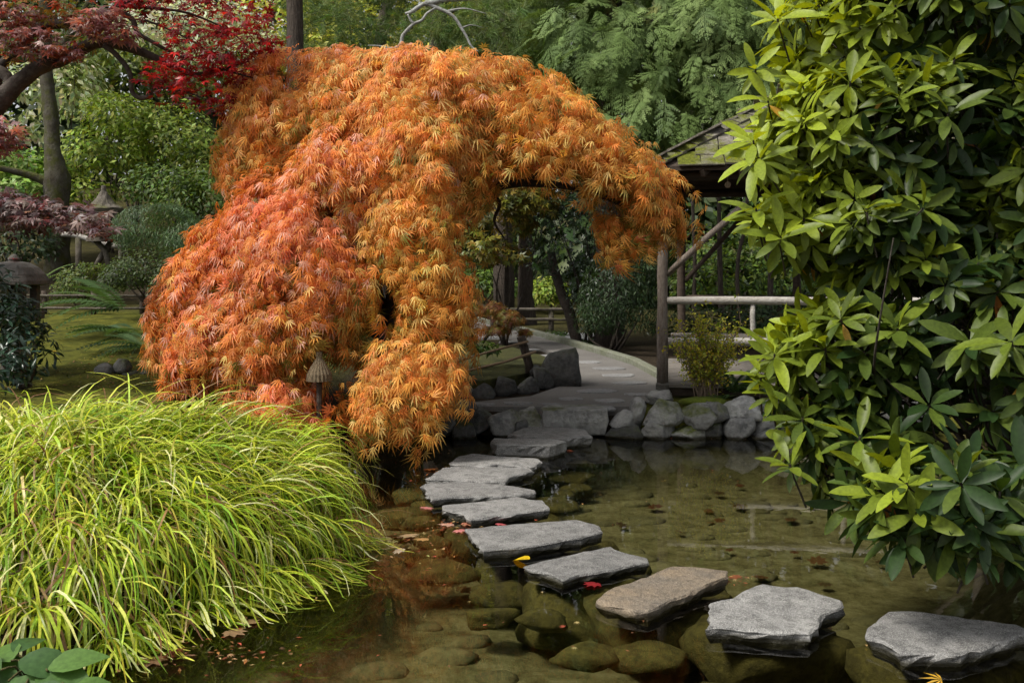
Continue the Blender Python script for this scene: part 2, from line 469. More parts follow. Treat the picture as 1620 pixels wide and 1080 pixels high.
# ------------------------------------------------------------------ ground, pond, path
POND = np.array([(-1.30, 3.0), (-1.42, 3.7), (-1.85, 4.3), (-1.80, 4.8), (-1.30, 5.45), (-1.08, 6.2), (-1.25, 7.0), (-1.8, 7.8), (-2.9, 8.7), (-2.3, 9.55), (-1.6, 9.85), (-.8, 10.25),
                 (.5, 10.36), (1.25, 10.32), (2.9, 10.32), (4.6, 10.3), (5.0, 8.6), (4.0, 7.2), (3.15, 6.0), (3.1, 5.0), (3.5, 3.6), (2.2, 3.0), (.4, 2.7)])

def poly_dist(P, poly):
    """signed distance to a polygon, negative inside"""
    d = np.full(len(P), 1e9); ins = np.zeros(len(P), bool); n = len(poly)
    for i in range(n):
        a, b = poly[i], poly[(i + 1) % n]; e = b - a
        t = np.clip(((P - a) @ e) / (e @ e), 0, 1); q = a + t[:, None] * e
        d = np.minimum(d, np.linalg.norm(P - q, axis=1))
        c = (a[1] > P[:, 1]) != (b[1] > P[:, 1])
        with np.errstate(divide='ignore', invalid='ignore'):
            ins ^= c & (P[:, 0] < (b[0] - a[0]) * (P[:, 1] - a[1]) / (b[1] - a[1]) + a[0])
    return np.where(ins, -d, d)

def sst(a, b, x):
    t = np.clip((x - a) / (b - a), 0, 1); return t * t * (3 - 2 * t)

def zpath(Y): return .26 + .010 * (np.minimum(Y, 26) - 10.3)

def land(x, y):
    """height of the dry ground"""
    lf = sst(-1.6, -3.2, x)
    right = zpath(y) - .05 + .03 * sst(1.3, 1.8, x) * sst(10.5, 11, y) * sst(13, 12, y)
    left = .56 + .070 * np.clip(y - 10, 0, 7) + .2 * np.clip(y - 17, 0, 14)
    z = right * (1 - lf) + np.where(y > 8, left, .28) * lf
    z = z + 0.25 * np.clip(y - 28, 0, 60) * .4
    z = z + .43 * np.exp(-(((x + 2.5) / 1.3) ** 2 + ((y - 6.05) / 1.05) ** 2))          + .20 * np.exp(-(((x + 1.75) / .6) ** 2 + ((y - 6.7) / .5) ** 2))          # knoll under the grass
    z = z + .18 * np.exp(-(((x + 1.35) / .7) ** 2 + ((y - 10.9) / .6) ** 2))             # mound under the maple
    return z

def ground_z(x, y):
    P = np.stack([np.atleast_1d(x), np.atleast_1d(y)], 1).astype(float)
    d = poly_dist(P, POND); P3 = np.c_[P, np.zeros(len(P))]
    lz = land(P[:, 0], P[:, 1])
    up = sst(-.02, .30, d); z = -.06 + (lz + .06) * up
    bed = -.06 - .34 * sst(0, .55, -d) + .03 * vnoise(P3, 3.1, 3) * sst(.1, .6, -d)
    z = np.where(d < 0, bed, z) + np.where(d > .2, .02 * vnoise(P3, 4.0, 4), 0)
    return z, d

def axis_lines(lo, hi, core_lo, core_hi, step, n_out):
    a = np.arange(core_lo, core_hi + 1e-6, step)
    l = core_lo - (np.geomspace(step, core_lo - lo, n_out) if core_lo > lo else np.array([]))
    h = core_hi + np.geomspace(step, hi - core_hi, n_out)
    return np.concatenate([l[::-1], a, h])

xs = axis_lines(-260, 260, -6.5, 6.5, .085, 26)
ys = axis_lines(-120, 400, 2.4, 14.0, .085, 30)
XX, YY = np.meshgrid(xs, ys)
gz, gd = ground_z(XX.ravel(), YY.ravel())
gx, gy = XX.ravel(), YY.ravel()
nx, ny = len(xs), len(ys)
ii = np.arange(nx * ny).reshape(ny, nx)
GF = np.stack([ii[:-1, :-1], ii[:-1, 1:], ii[1:, 1:], ii[1:, :-1]], -1).reshape(-1, 4)
mossm = np.maximum(sst(-1.9, -2.6, gx) * sst(7.6, 8.2, gy) * sst(17.5, 16, gy), sst(11.6, 11.2, gy) * sst(1.2, 1.5, gx) * sst(10.2, 10.5, gy))
mossm = np.clip(mossm + .35 * sst(17, 24, gy), 0, 1)
gcol = np.stack([sst(.02, -.05, gd), mossm, np.ones_like(gd)], 1)
ground = add('ground', make_mesh('ground', np.c_[gx, gy, gz], GF, gcol, True), M['ground'])
tag(ground, 'mossy garden ground with the muddy bed of the pond', 'ground', kind='structure')

# water: one level sheet; the banks rise through it
wx, wy = np.linspace(-3.6, 5.6, 24), np.linspace(2.3, 10.7, 22)
WX, WY = np.meshgrid(wx, wy); wi = np.arange(WX.size).reshape(WX.shape)
WF = np.stack([wi[:-1, :-1], wi[:-1, 1:], wi[1:, 1:], wi[1:, :-1]], -1).reshape(-1, 4)
water = add('water', make_mesh('water', np.c_[WX.ravel(), WY.ravel(), np.zeros(WX.size)], WF, None, True), M['water'])
tag(water, 'clear shallow pond water with soft reflections of the shelter and maple', 'pond', kind='structure')

def on_path(px, py):
    z = .3
    for _ in range(6):
        p = G(px, py, z); z = float(zpath(p[1]))
    return p

def slab(outline, top, bottom, name, flare=.02, rough=.012, sub=.05, dome=.006, seed=0):
    """irregular flagstone: a broken outline (world xy), top face slightly uneven, rough sides"""
    r = np.random.default_rng(seed + 50); O = np.asarray(outline, float)[:, :2]
    if np.sum(O[:, 0] * np.roll(O[:, 1], -1) - np.roll(O[:, 0], -1) * O[:, 1]) < 0: O = O[::-1]
    E = []
    for a, b in zip(O, np.roll(O, -1, 0)):
        n = max(1, int(np.linalg.norm(b - a) / sub))
        for k in range(n): E.append(a + (b - a) * k / n)
    E = np.array(E); n = len(E); c = E.mean(0)
    nr = nrm(E - c); j = r.uniform(-1, 1, n); j = (j + np.roll(j, 1)) * .5
    E = E + nr * (j * rough)[:, None]
    rings = []; zs = []
    def ring(off, z, jz=0., jo=0.):
        rings.append(E + nr * (off + jo * r.uniform(-1, 1, n))[:, None] if np.ndim(off) == 0 else E); zs.append(z + jz * r.uniform(-1, 1, n))
    H = top - bottom
    ring(-.02, bottom, .01, .01); ring(flare, bottom + H * .5, .008, rough * .7); ring(flare * .4, top - H * .2, .006, rough * .6); ring(.0, top - .008, .003, .003); ring(-.010, top, .002, .002)
    for s in (.78, .5, .22):
        rings.append(c + (E - nr * .010 - c) * s); zs.append(top + dome * (1 - s) * 2 + .006 * vnoise(np.c_[rings[-1], np.full(n, seed)], 9, 5))
    V = np.vstack([np.c_[p, z] for p, z in zip(rings, zs)] + [np.array([[c[0], c[1], top + dome * 2]])])
    F = [tuple(range(n - 1, -1, -1))]
    for k in range(len(rings) - 1):
        for i in range(n): F.append((k * n + i, k * n + (i + 1) % n, (k + 1) * n + (i + 1) % n, (k + 1) * n + i))
    L = (len(rings) - 1) * n
    for i in range(n): F.append((L + i, L + (i + 1) % n, len(V) - 1))
    return make_mesh(name, V, F, None, False)

_ico = {}
def ico(n):
    if n not in _ico:
        import bmesh
        bm = bmesh.new(); bmesh.ops.create_icosphere(bm, subdivisions=n, radius=1)
        _ico[n] = (np.array([v.co[:] for v in bm.verts]), np.array([[v.index for v in f.verts] for f in bm.faces])); bm.free()
    return _ico[n]

def rock_mesh(name, c, r, seed=0, facets=8, sub=3, rough=.06, soft=.06):
    """broken rock: a ball cut by random planes, roughened"""
    rr = np.random.default_rng(seed + 900)
    V, F = ico(sub)
    ax = np.vstack([np.eye(3), -np.eye(3)]) + rr.normal(size=(6, 3)) * .45
    n = nrm(np.vstack([ax, rr.normal(size=(facets, 3))])); h = np.r_[rr.uniform(.55, .85, 6), rr.uniform(.62, 1.0, facets)]
    dot = np.maximum(V @ n.T, .05)
    rad = np.minimum((h / dot).min(1), 1.25)
    rad = rad * (1 - soft) + soft
    P = V * rad[:, None]
    P = P * (1 + rough * vnoise(P, 4.5, seed % 17) + rough * .5 * vnoise(P, 13, (seed + 3) % 17) + rough * .35 * vnoise(P, 27, (seed + 5) % 17))[:, None]
    a = rr.uniform(-.35, .35); ca, sa = math.cos(a), math.sin(a)
    P = P @ np.array([[ca, -sa, 0], [sa, ca, 0], [0, 0, 1]]).T
    mn, mxx = P.min(0), P.max(0)
    P = (P - (mn + mxx) / 2) / ((mxx - mn) / 2)
    return make_mesh(name, np.asarray(c) + P * np.asarray(r), F, None, False)

def rock_px(name, label, px, py, wpx, hpx, Y, mat, seed, depth=None, cat='rock', group=None, **k):
    c = W(px, py, Y); rx = wpx / 2 * Y / FPX; rz = hpx / 2 * Y / FPX
    o = add(name, rock_mesh(name, c, (rx, depth or max(rx, rz) * .8, rz), seed, **k), mat)
    return tag(o, label, cat, group)

# ---- path with stones set into it
PATH_PX = [(676, 644), (760, 643), (1008, 643), (1022, 634), (1046, 612), (1052, 604), (1000, 577), (940, 558), (870, 538), (800, 519), (735, 504), (680, 497), (560, 497), (560, 512), (690, 514), (745, 521), (790, 532), (850, 548), (900, 566), (916, 590), (905, 604), (840, 626), (745, 636), (690, 641)]
pp = np.array([on_path(*p) for p in PATH_PX])
def sheet(pts, thick, name, mat, kind='structure'):
    n = len(pts); V = np.vstack([pts, pts - [0, 0, thick]])
    F = [tuple(range(n))] + [((i + 1) % n, i, n + i, n + (i + 1) % n) for i in range(n)]
    import bmesh
    bm = bmesh.new(); vv = [bm.verts.new(tuple(v)) for v in V]
    for f in F: bm.faces.new([vv[i] for i in f])
    bmesh.ops.triangulate(bm, faces=[f for f in bm.faces if len(f.verts) > 4]); bmesh.ops.recalc_face_normals(bm, faces=bm.faces)
    me = bpy.data.meshes.new(name); bm.to_mesh(me); bm.free()
    o = add(name, me, mat, None, kind); return o
path = tag(sheet(pp[::-1], .12, 'path', M['path']), 'grey concrete path curving past the shelter to the back of the garden', 'path')
for k, (px, py, w, h) in enumerate([(940, 619, 70, 12), (966, 634, 58, 9), (903, 631, 44, 10), (952, 645, 50, 7), (905, 644, 40, 7), (818, 638, 46, 10), (1000, 606, 60, 12), (962, 583, 60, 8), (930, 573, 50, 6),
                                    (980, 594, 56, 8), (1010, 624, 44, 9), (868, 563, 40, 6), (836, 553, 34, 5), (803, 541, 32, 5), (764, 640, 44, 8), (870, 640, 36, 8), (770, 530, 26, 4), (905, 566, 30, 4)]):
    c = on_path(px, py); Y = c[1]; r = np.random.default_rng(k)
    rx = w / 2 * Y / FPX; ry = min(rx * .8, h / 2 * Y / FPX * Y / 1.45)
    a = np.linspace(0, 6.283, 9, endpoint=False) + r.uniform(-.2, .2, 9)
    o = np.c_[c[0] + np.cos(a) * rx * r.uniform(.75, 1.1, 9), c[1] + np.sin(a) * ry * r.uniform(.75, 1.1, 9)]
    add('paving_stone', slab(o, float(zpath(Y)) + .012, float(zpath(Y)) - .03, 'paving_stone', flare=.003, rough=.01, sub=.12, dome=.002, seed=k), M['paving'], path)
kp = [on_path(*p) for p in ((1049, 602), (1000, 575), (940, 556), (870, 536), (800, 517), (735, 502), (680, 495))]
mb = MB()
for a, b in zip(kp[:-1], kp[1:]):
    d = nrm(b - a); mb.box((a + b) / 2 + [0.03, .05, .02], (np.linalg.norm(b - a) - .012, .13, .13), d, np.cross([0, 0, 1], d), (0, 0, 1), .015)
tag(add('kerb', mb.mesh('kerb'), M['kerb'], None, 'structure'), 'pale mossy concrete kerb along the far side of the path', 'kerb')

# ------------------------------------------------------------------ stepping stones
STEPS = [
 ([(804, 687), (820, 690), (896, 695), (936, 689), (927, 678), (880, 674), (850, 672.6), (829, 674)], 'rounded grey slab, the stepping stone nearest the far bank', .10, 'stone'),
 ([(775, 698), (779, 692.5), (830, 692), (877, 693.6), (896, 698), (872, 705), (787, 703)], 'thick square cut stepping stone just in front of the far rounded one', .125, 'stone'),
 ([(707, 732), (724, 721), (745, 716), (800, 721), (856, 725), (858, 728), (846, 740), (787, 734.5), (764, 738), (710, 735)], 'long thin pale stepping stone third from the far bank', .06, 'stone'),
 ([(671, 756.5), (703, 737.6), (734, 736.6), (843.6, 738.7), (844.6, 744), (808, 754), (799.5, 763), (740, 760), (676, 758.6)], 'stepping stone with a hooked right end, fourth from the far bank', .052, 'stone'),
 ([(664, 767), (678, 761.8), (745, 760.7), (808, 767), (848, 775), (850, 779.6), (804, 784), (713, 788), (682, 791)], 'stepping stone tapering to the right, furthest left of the curve', .052, 'stone'),
 ([(699, 798.5), (766, 791), (818, 784), (862, 790), (870, 805), (808, 815), (745, 822.6), (732, 815), (701, 805)], 'stepping stone with red leaves drifted against its front edge', .052, 'stone'),
 ([(735.6, 832.6), (777, 828), (913, 816.5), (953, 828), (954, 837), (919, 848), (834, 863), (763, 870)], 'broad stepping stone behind the floating yellow leaf', .066, 'stone'),
 ([(825, 892), (879, 878), (967, 858), (984, 867), (1021, 878), (1025, 886), (947, 904), (916, 907), (890, 916), (879, 909)], 'grey stepping stone in front of the yellow leaf, beside the tan one', .052, 'stone'),
 ([(940, 946), (970, 925), (1063.6, 888), (1103, 889.5), (1153, 896.5), (1146, 908), (1089, 936), (1024, 968), (975.5, 957)], 'tan brown stepping stone, the only warm coloured one', .066, 'tan_stone'),
 ([(1120.5, 949), (1139.5, 944), (1164, 935), (1205, 917), (1260.5, 921.5), (1295, 933.6), (1336.5, 944), (1340, 954), (1309, 970), (1285, 1001), (1198, 996), (1115, 991), (1127, 973), (1119, 963)], 'large angular stepping stone with a straight front edge and notched left side', .07, 'stone'),
 ([(1366, 987), (1381.5, 970), (1402, 959.5), (1461, 963), (1485, 968), (1554, 973), (1613, 982), (1650, 997), (1613, 1001), (1571.6, 1020), (1523, 1031), (1423, 1031), (1392, 1013), (1371, 1003)], 'big dark grey stepping stone nearest the camera at the lower right', .07, 'stone'),
]
SC = []
for k, (px, lab, top, mt) in enumerate(STEPS):
    o = np.array([G(x, y, top) for x, y in px]); SC.append(o.mean(0)); o = SC[-1] + (o - SC[-1]) * [.985, .92, 1]
    tag(add('stepping_stone', slab(o, top - .012 * (k > 5), -.022, 'stepping_stone', -.004, .022, .05, .003, k), M[mt]), lab, 'stepping stone', 'stepping stones crossing the pond')
SC = np.array(SC)
ORD = ['first', 'second', 'third', 'fourth', 'fifth', 'sixth', 'seventh', 'eighth', 'ninth', 'tenth', 'eleventh']
# submerged slabs that carry them and lie alongside
tang = nrm(np.gradient(SC[:, :2], axis=0)); side = np.c_[-tang[:, 1], tang[:, 0]]
PLC = ['shelter side, nearer the far bank', 'shelter side, nearer the camera', 'maple side, nearer the far bank', 'maple side, nearer the camera']
for k in range(len(SC)):
    fr = .8 if k < 6 else 1.0
    tag(add('submerged_slab', rock_mesh('submerged_slab', (SC[k][0], SC[k][1], -.215), (.44 * fr, .30 * fr, .19), 660 + k, 7, 3, .07, .12), M['algae_rock']), 'algae covered footing slab under the %s stepping stone from the far bank' % ORD[k], 'slab', 'slabs under water along the stepping stones')
    for q in range(4):
        r = np.random.default_rng(k * 5 + q + 400); s = -1 if q < 2 else 1; v = 1 if q % 2 else -1
        c = SC[k][:2] + side[k] * s * r.uniform(.38, .62) - tang[k] * -v * r.uniform(.05, .3)
        R = r.uniform(.10, .18); tp = r.uniform(-.22, -.09)
        if poly_dist(c[None], POND)[0] > -.2: continue
        o = add('submerged_slab', rock_mesh('submerged_slab', (c[0], c[1], tp - .06), (R * 1.35, R * .95, .065), 700 + k * 4 + q, 8, 3, .07, .08), M['algae_rock'])
        tag(o, 'flat algae covered slab under water by the %s stepping stone, %s' % (ORD[k], PLC[q]), 'slab', 'slabs under water along the stepping stones')
# silted stones on the pond bed
for k in range(90):
    for _ in range(40):
        c = np.array([rng.uniform(-1.5, 3.6), rng.uniform(3.6, 9.9)])
        d = poly_dist(c[None], POND)[0]; ds = np.min(np.linalg.norm(SC[:, :2] - c, axis=1))
        if d < -.35 and ds > .62: break
    R = rng.uniform(.05, .15)
    o = add('bed_stone', rock_mesh('bed_stone', (c[0], c[1], float(ground_z(c[0], c[1])[0][0]) - .005), (R * 1.25, R * .85, .03 + R * .12), 3000 + k, 9, 2, .1, .35), M['mud_rock'])
    for p in o.data.polygons: p.use_smooth = True
    tag(o, 'mud coated rounded stone lying on the pond bed', 'stone', 'silted stones on the pond bed')

# ------------------------------------------------------------------ bank stones
YB = 10.34
BANK = [
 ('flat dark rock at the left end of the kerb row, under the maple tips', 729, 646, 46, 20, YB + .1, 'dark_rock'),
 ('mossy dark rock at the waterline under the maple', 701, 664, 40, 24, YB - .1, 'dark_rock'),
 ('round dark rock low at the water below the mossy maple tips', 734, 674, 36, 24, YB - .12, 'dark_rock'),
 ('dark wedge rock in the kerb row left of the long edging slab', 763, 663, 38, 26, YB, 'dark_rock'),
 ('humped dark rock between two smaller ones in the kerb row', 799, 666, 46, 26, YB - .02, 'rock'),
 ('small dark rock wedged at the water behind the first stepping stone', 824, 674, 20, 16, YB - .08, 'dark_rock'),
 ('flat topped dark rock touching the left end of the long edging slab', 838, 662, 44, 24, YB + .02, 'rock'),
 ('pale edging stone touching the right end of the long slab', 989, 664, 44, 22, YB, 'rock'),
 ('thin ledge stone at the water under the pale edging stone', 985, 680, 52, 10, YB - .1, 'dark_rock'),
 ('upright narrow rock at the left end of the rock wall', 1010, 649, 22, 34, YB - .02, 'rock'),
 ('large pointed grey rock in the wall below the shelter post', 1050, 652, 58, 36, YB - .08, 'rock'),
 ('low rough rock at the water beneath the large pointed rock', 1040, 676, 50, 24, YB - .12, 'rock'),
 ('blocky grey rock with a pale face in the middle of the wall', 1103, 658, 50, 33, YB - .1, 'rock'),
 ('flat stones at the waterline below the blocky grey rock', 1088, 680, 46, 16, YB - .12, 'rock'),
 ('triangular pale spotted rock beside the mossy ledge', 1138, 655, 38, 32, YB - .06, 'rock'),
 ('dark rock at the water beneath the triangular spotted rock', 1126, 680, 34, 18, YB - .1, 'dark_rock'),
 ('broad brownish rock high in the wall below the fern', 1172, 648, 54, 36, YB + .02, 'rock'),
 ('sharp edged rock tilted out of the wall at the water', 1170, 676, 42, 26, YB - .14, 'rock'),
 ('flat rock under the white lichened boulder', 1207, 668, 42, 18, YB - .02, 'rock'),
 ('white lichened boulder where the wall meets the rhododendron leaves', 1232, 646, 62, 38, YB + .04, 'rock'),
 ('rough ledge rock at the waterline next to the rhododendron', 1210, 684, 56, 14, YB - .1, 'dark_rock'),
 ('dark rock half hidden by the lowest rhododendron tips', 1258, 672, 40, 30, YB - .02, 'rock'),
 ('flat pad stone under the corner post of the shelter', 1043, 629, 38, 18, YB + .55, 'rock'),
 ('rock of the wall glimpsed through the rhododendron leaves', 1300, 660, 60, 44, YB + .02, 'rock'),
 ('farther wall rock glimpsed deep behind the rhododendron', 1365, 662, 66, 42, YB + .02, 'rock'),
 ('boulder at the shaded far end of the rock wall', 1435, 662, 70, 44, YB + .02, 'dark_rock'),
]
for k, (lab, px, py, w, h, Y, mt) in enumerate(BANK):
    if py > 660: h = h * 1.15 + 9; py += 5                      # the lower course stands in the water
    rock_px('bank_rock', lab, px, py, w * 1.2, h * 1.25, Y, M[mt], k, None, 'rock', 'rocks edging the far bank', sub=4 if w > 30 else 3)
e0 = [G(860, 652, .25), G(955, 652, .25)]
tag(add('edging_slab', slab([(.33, 10.24), (.97, 10.22), (1.0, 10.40), (.95, 10.66), (.36, 10.64), (.31, 10.42)], .275, .02, 'edging_slab', .01, .015, .06, .004, 9), M['rock']), 'long pale edging slab of the path right behind the first stepping stone', 'slab', 'rocks edging the far bank')
tag(add('moss_cushion', rock_mesh('moss_cushion', W(1112, 637, 10.62), (.26, .2, .07), 41, 14, 3, .06, .5), surf_mat('bright_moss', (.10, .14, .012), (.17, .21, .02), 12, (.06, .07, .01), 40, .5, .95, 1., 60)), 'bright green moss cushion on top of the rock wall', 'moss')
# planting bed with its rim
BED = [
 ('big mossy boulder at the corner of the maple bed beside the path', 882, 590, 70, 74, 12.4, .24),
 ('squared dark rock in the bed rim nearest the maple leaves', 762, 620, 44, 26, 11.6, None),
 ('dark rock in the bed rim between its two square neighbours', 800, 612, 36, 30, 11.8, None),
 ('broad dark rock in the bed rim below the fence post', 834, 610, 38, 28, 11.95, None),
 ('pointed dark rock leaning on the big mossy boulder', 860, 598, 32, 34, 12.2, None),
 ('small dark rock on the moss in front of the big boulder', 846, 588, 22, 20, 12.4, None),
 ('dark rim rock almost covered by the maple leaves', 728, 622, 40, 26, 11.5, None),
]
for k, (lab, px, py, w, h, Y, d) in enumerate(BED):
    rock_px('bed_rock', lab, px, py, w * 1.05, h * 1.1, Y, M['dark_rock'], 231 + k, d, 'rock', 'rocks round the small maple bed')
bed_o = np.array([G(x, y, .34)[:2] for x, y in ((700, 616), (765, 612), (835, 600), (868, 588), (862, 572), (810, 556), (750, 545), (690, 545))])
tag(add('moss_bed', slab(bed_o, .42, .15, 'moss_bed', .02, .03, .15, .03, 77), surf_mat('dark_moss', (.026, .03, .007), (.055, .056, .011), 5, (.02, .018, .008), 16, .6, .95, .8, 30), None, 'structure'), 'dark moss bed inside the rock rim', 'moss')
# rocks at the left bank behind the grass
for k, (lab, px, py, w, h) in enumerate([('pale split rock on the left bank above the grass tips', 192, 578, 30, 22), ('dark wedge rock beside the pale split rock, left bank', 168, 588, 34, 30), ('low rock at the foot of the mossy left bank', 205, 600, 36, 28),
                                         ('rough dark rock under the moss slope, left bank', 140, 604, 40, 30), ('small rock nearest the maple at the left bank edge', 228, 598, 26, 26)]):
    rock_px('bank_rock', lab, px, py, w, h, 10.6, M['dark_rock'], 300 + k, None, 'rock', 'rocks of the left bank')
# ------------------------------------------------------------------ garden shelter
RA = math.radians(8)
U = np.array([math.cos(RA), -math.sin(RA), 0]); Vv = np.array([math.sin(RA), math.cos(RA), 0]); ZZ = np.array([0, 0, 1.0])
S0 = np.array([1.707, 11.3, 0])
def sh(a, b, z): return S0 + U * a + Vv * b + ZZ * z
SW, SD = 3.4, 3.0
shelter = thing('garden_shelter', 'open rustic log shelter with mossy shingle roof, rail and bench by the pond', 'shelter', sh(0, 0, .4))
def log(name, a, b, r, mat, parent=shelter, seg=12, n=9, taper=1.0, wob=.05):
    t = np.linspace(0, 1, n)[:, None]; p = a + (b - a) * t
    p[1:-1] += rng.normal(size=(n - 2, 3)) * r * .05
    mb = MB().tube(p, np.linspace(r, r * taper, n) * (1 + .04 * rng.normal(size=n)), seg, wob)
    return add(name, mb.mesh(name, True), mat, parent)
log('post', sh(0, 0, .43), sh(0, 0, 2.86), .062, M['log'], taper=.9)
log('post', sh(SW, 0, .43), sh(SW, 0, 2.86), .062, M['log'], taper=.9)
log('post', sh(.30, SD, .43), sh(.30, SD, 2.86), .06, M['shelter_dark'])
log('post', sh(SW, SD, .43), sh(SW, SD, 2.86), .06, M['shelter_dark'])
log('post', sh(1.9, SD, .43), sh(1.9, SD, 2.86), .055, M['shelter_dark'])
add('post_footing', MB().box(sh(0, 0, .385), (.15, .15, .10), U, Vv, ZZ, .02).mesh('post_footing'), M['lantern'], shelter)
log('brace', sh(.05, 0, 1.66), sh(.92, 0, 2.46), .036, M['log'], n=5)
log('brace', sh(SW - .05, 0, 1.66), sh(SW - .92, 0, 2.46), .036, M['log'], n=5)
log('brace', sh(.36, SD, 1.55), sh(1.2, SD, 2.5), .036, M['shelter_dark'], n=5)
log('beam', sh(-.18, 0, 2.79), sh(SW + .18, 0, 2.79), .06, M['shelter_dark'])
log('beam', sh(-.18, SD, 2.79), sh(SW + .18, SD, 2.79), .06, M['shelter_dark'])
log('beam', sh(0, -.15, 2.72), sh(0.0, SD + .15, 2.72), .055, M['shelter_dark'])
log('beam', sh(SW, -.15, 2.72), sh(SW, SD + .15, 2.72), .055, M['shelter_dark'])
log('handrail', sh(.05, -.01, 1.365), sh(SW - .05, -.01, 1.365), .043, M['rail_log'], n=16)
for a in (1.0, 1.98, 2.75): log('baluster', sh(a, 0, .92), sh(a, 0, 1.33), .03, M['rail_log'], n=4)
log('seat_rail', sh(.06, -.03, .905), sh(SW - .06, -.03, .905), .045, M['rail_log'], n=14)
for k in range(3):
    add('seat_plank', MB().box(sh(SW / 2, .13 + k * .125, .945 + .004 * k), (SW - .2, .115, .035), U, Vv, ZZ, .006).mesh('seat_plank'), M['plank'], shelter)
for a in (.35, 1.3, 2.3, 3.1): log('bench_leg', sh(a, .3, .45), sh(a, .3, .925), .04, M['shelter_dark'], n=4)
for k in range(14):
    add('deck_plank', MB().box(sh(SW / 2 + .03, .06 + k * .22, .405 + .002 * (k % 2)), (SW - .02, .205, .05), U, Vv, ZZ, .006).mesh('deck_plank'), M['plank'], shelter)
add('deck_joist', MB().box(sh(SW / 2, .05, .33), (SW - .15, .06, .09), U, Vv, ZZ).mesh('deck_joist'), M['shelter_dark'], shelter)
log('back_rail', sh(.35, SD, 1.3), sh(SW - .05, SD, 1.3), .04, M['shelter_dark'])
# roof: a hipped pyramid
OV = .2; ZE = 2.865; AP = sh(SW / 2, SD / 2, 3.99)
cor = [sh(-OV, -OV, ZE), sh(SW + OV, -OV, ZE), sh(SW + OV, SD + OV, ZE), sh(-OV, SD + OV, ZE)]
roof = add('roof', MB().put(np.vstack(cor + [AP] + [c - ZZ * .05 for c in cor] + [AP - ZZ * .06]),
           [(0, 1, 4), (1, 2, 4), (2, 3, 4), (3, 0, 4), (6, 5, 9), (7, 6, 9), (8, 7, 9), (5, 8, 9), (0, 5, 6, 1), (1, 6, 7, 2), (2, 7, 8, 3), (3, 8, 5, 0)]).mesh('roof'), M['shelter_dark'], shelter)
for k in range(9):
    f = (k + .5) / 9
    for a, b in ((cor[0], cor[1]), (cor[0], cor[3])):
        p = a + (b - a) * f - ZZ * .085; q = p + (AP - p) * .9 * (1 - abs(2 * f - 1)) + ZZ * -.05
        if k in (0, 8): continue
        d = nrm(q - p); add('rafter', MB().box((p + q) / 2, (np.linalg.norm(q - p), .05, .07), d, nrm(np.cross(ZZ, d)), nrm(np.cross(d, nrm(np.cross(ZZ, d))))).mesh('rafter'), M['shelter_dark'], shelter)
shm = []
for wd in (.17, .21, .25, .29):
    mb = MB(); mb.box((0, 0, 0), (wd, .34, .022), bev=.005); V = np.vstack(mb.V); V += rng.normal(size=V.shape) * .003
    me = make_mesh('shingle', V, mb.F); me.materials.append(M['shingle']); shm.append((wd, me))
def shingle_face(A, B, rows, lo=0):
    mid = (A + B) / 2; up = AP - mid; upn = nrm(up); al = nrm(B - A); nn = nrm(np.cross(al, upn)); Lw = np.linalg.norm(B - A); Lu = np.linalg.norm(up)
    for k in range(rows):
        t = k / rows; half = Lw / 2 * (1 - t) ; x = -half + rng.uniform(-.08, 0)
        while x < half:
            wd, me = shm[rng.integers(4)]; xc = x + wd / 2; x += wd + rng.uniform(.004, .016)
            if abs(xc) + wd * .35 > Lw / 2 * (1 - t - .24 / Lu): continue
            v = nrm(upn - nn * .055 + al * rng.normal() * .02); n2 = nrm(np.cross(al, v)); u2 = np.cross(v, n2)
            p = mid + al * xc + upn * (t * Lu + .13 + rng.uniform(-.012, .012)) + nn * (.022 + rng.uniform(0, .012))
            o = place('shingle', me, roof, p, np.c_[u2, v, n2])
shingle_face(cor[0], cor[1], 9)
# the other three slopes, not seen from the front: one joined covering
mb = MB()
for A, B in ((cor[1], cor[2]), (cor[2], cor[3]), (cor[3], cor[0])):
    mid = (A + B) / 2; up = AP - mid; upn = nrm(up); al = nrm(B - A); nn = nrm(np.cross(al, upn)); Lw = np.linalg.norm(B - A); Lu = np.linalg.norm(up)
    for k in range(9):
        t = k / 9; x = -Lw / 2 * (1 - t)
        while x < Lw / 2 * (1 - t) - .1:
            wd = rng.uniform(.17, .29); mb.box(mid + al * (x + wd / 2) + upn * (t * Lu + .13) + nn * .028, (wd - .01, .34, .022), al, nrm(upn - nn * .055), nrm(np.cross(al, upn - nn * .055))); x += wd
tag(add('shingles', mb.mesh('shingles'), M['shingle'], roof), kind='stuff')
# hip caps
for ci in (0, 1):
    hd = nrm(AP - cor[ci]); hl = np.linalg.norm(AP - cor[ci]); sx = nrm(np.cross(hd, ZZ)); hu = nrm(np.cross(sx, hd))
    for k in range(11):
        p = cor[ci] + hd * (hl * (k + .4) / 11)
        for s in (-1, 1):
            u2 = nrm(sx * s - hu * .45); n2 = nrm(np.cross(u2, hd)) * s; v2 = nrm(hd - n2 * .07)
            add('hip_shingle', MB().box(p + u2 * .085 + n2 * (.045 + .004 * s), (.17, .33, .022), u2, v2, nrm(np.cross(u2, v2)), .004).mesh('hip_shingle'), M['shingle'], roof)
# round lamp under the eave
mb = MB(); mb.tube([sh(.72, -.09, 2.66), sh(.72, -.075, 2.66)], .035, 14); mb.tube([sh(.72, -.08, 2.69), sh(.72, -.08, 2.8)], .004, 5)
add('hanging_disc', mb.mesh('hanging_disc'), M['thatch'], shelter)

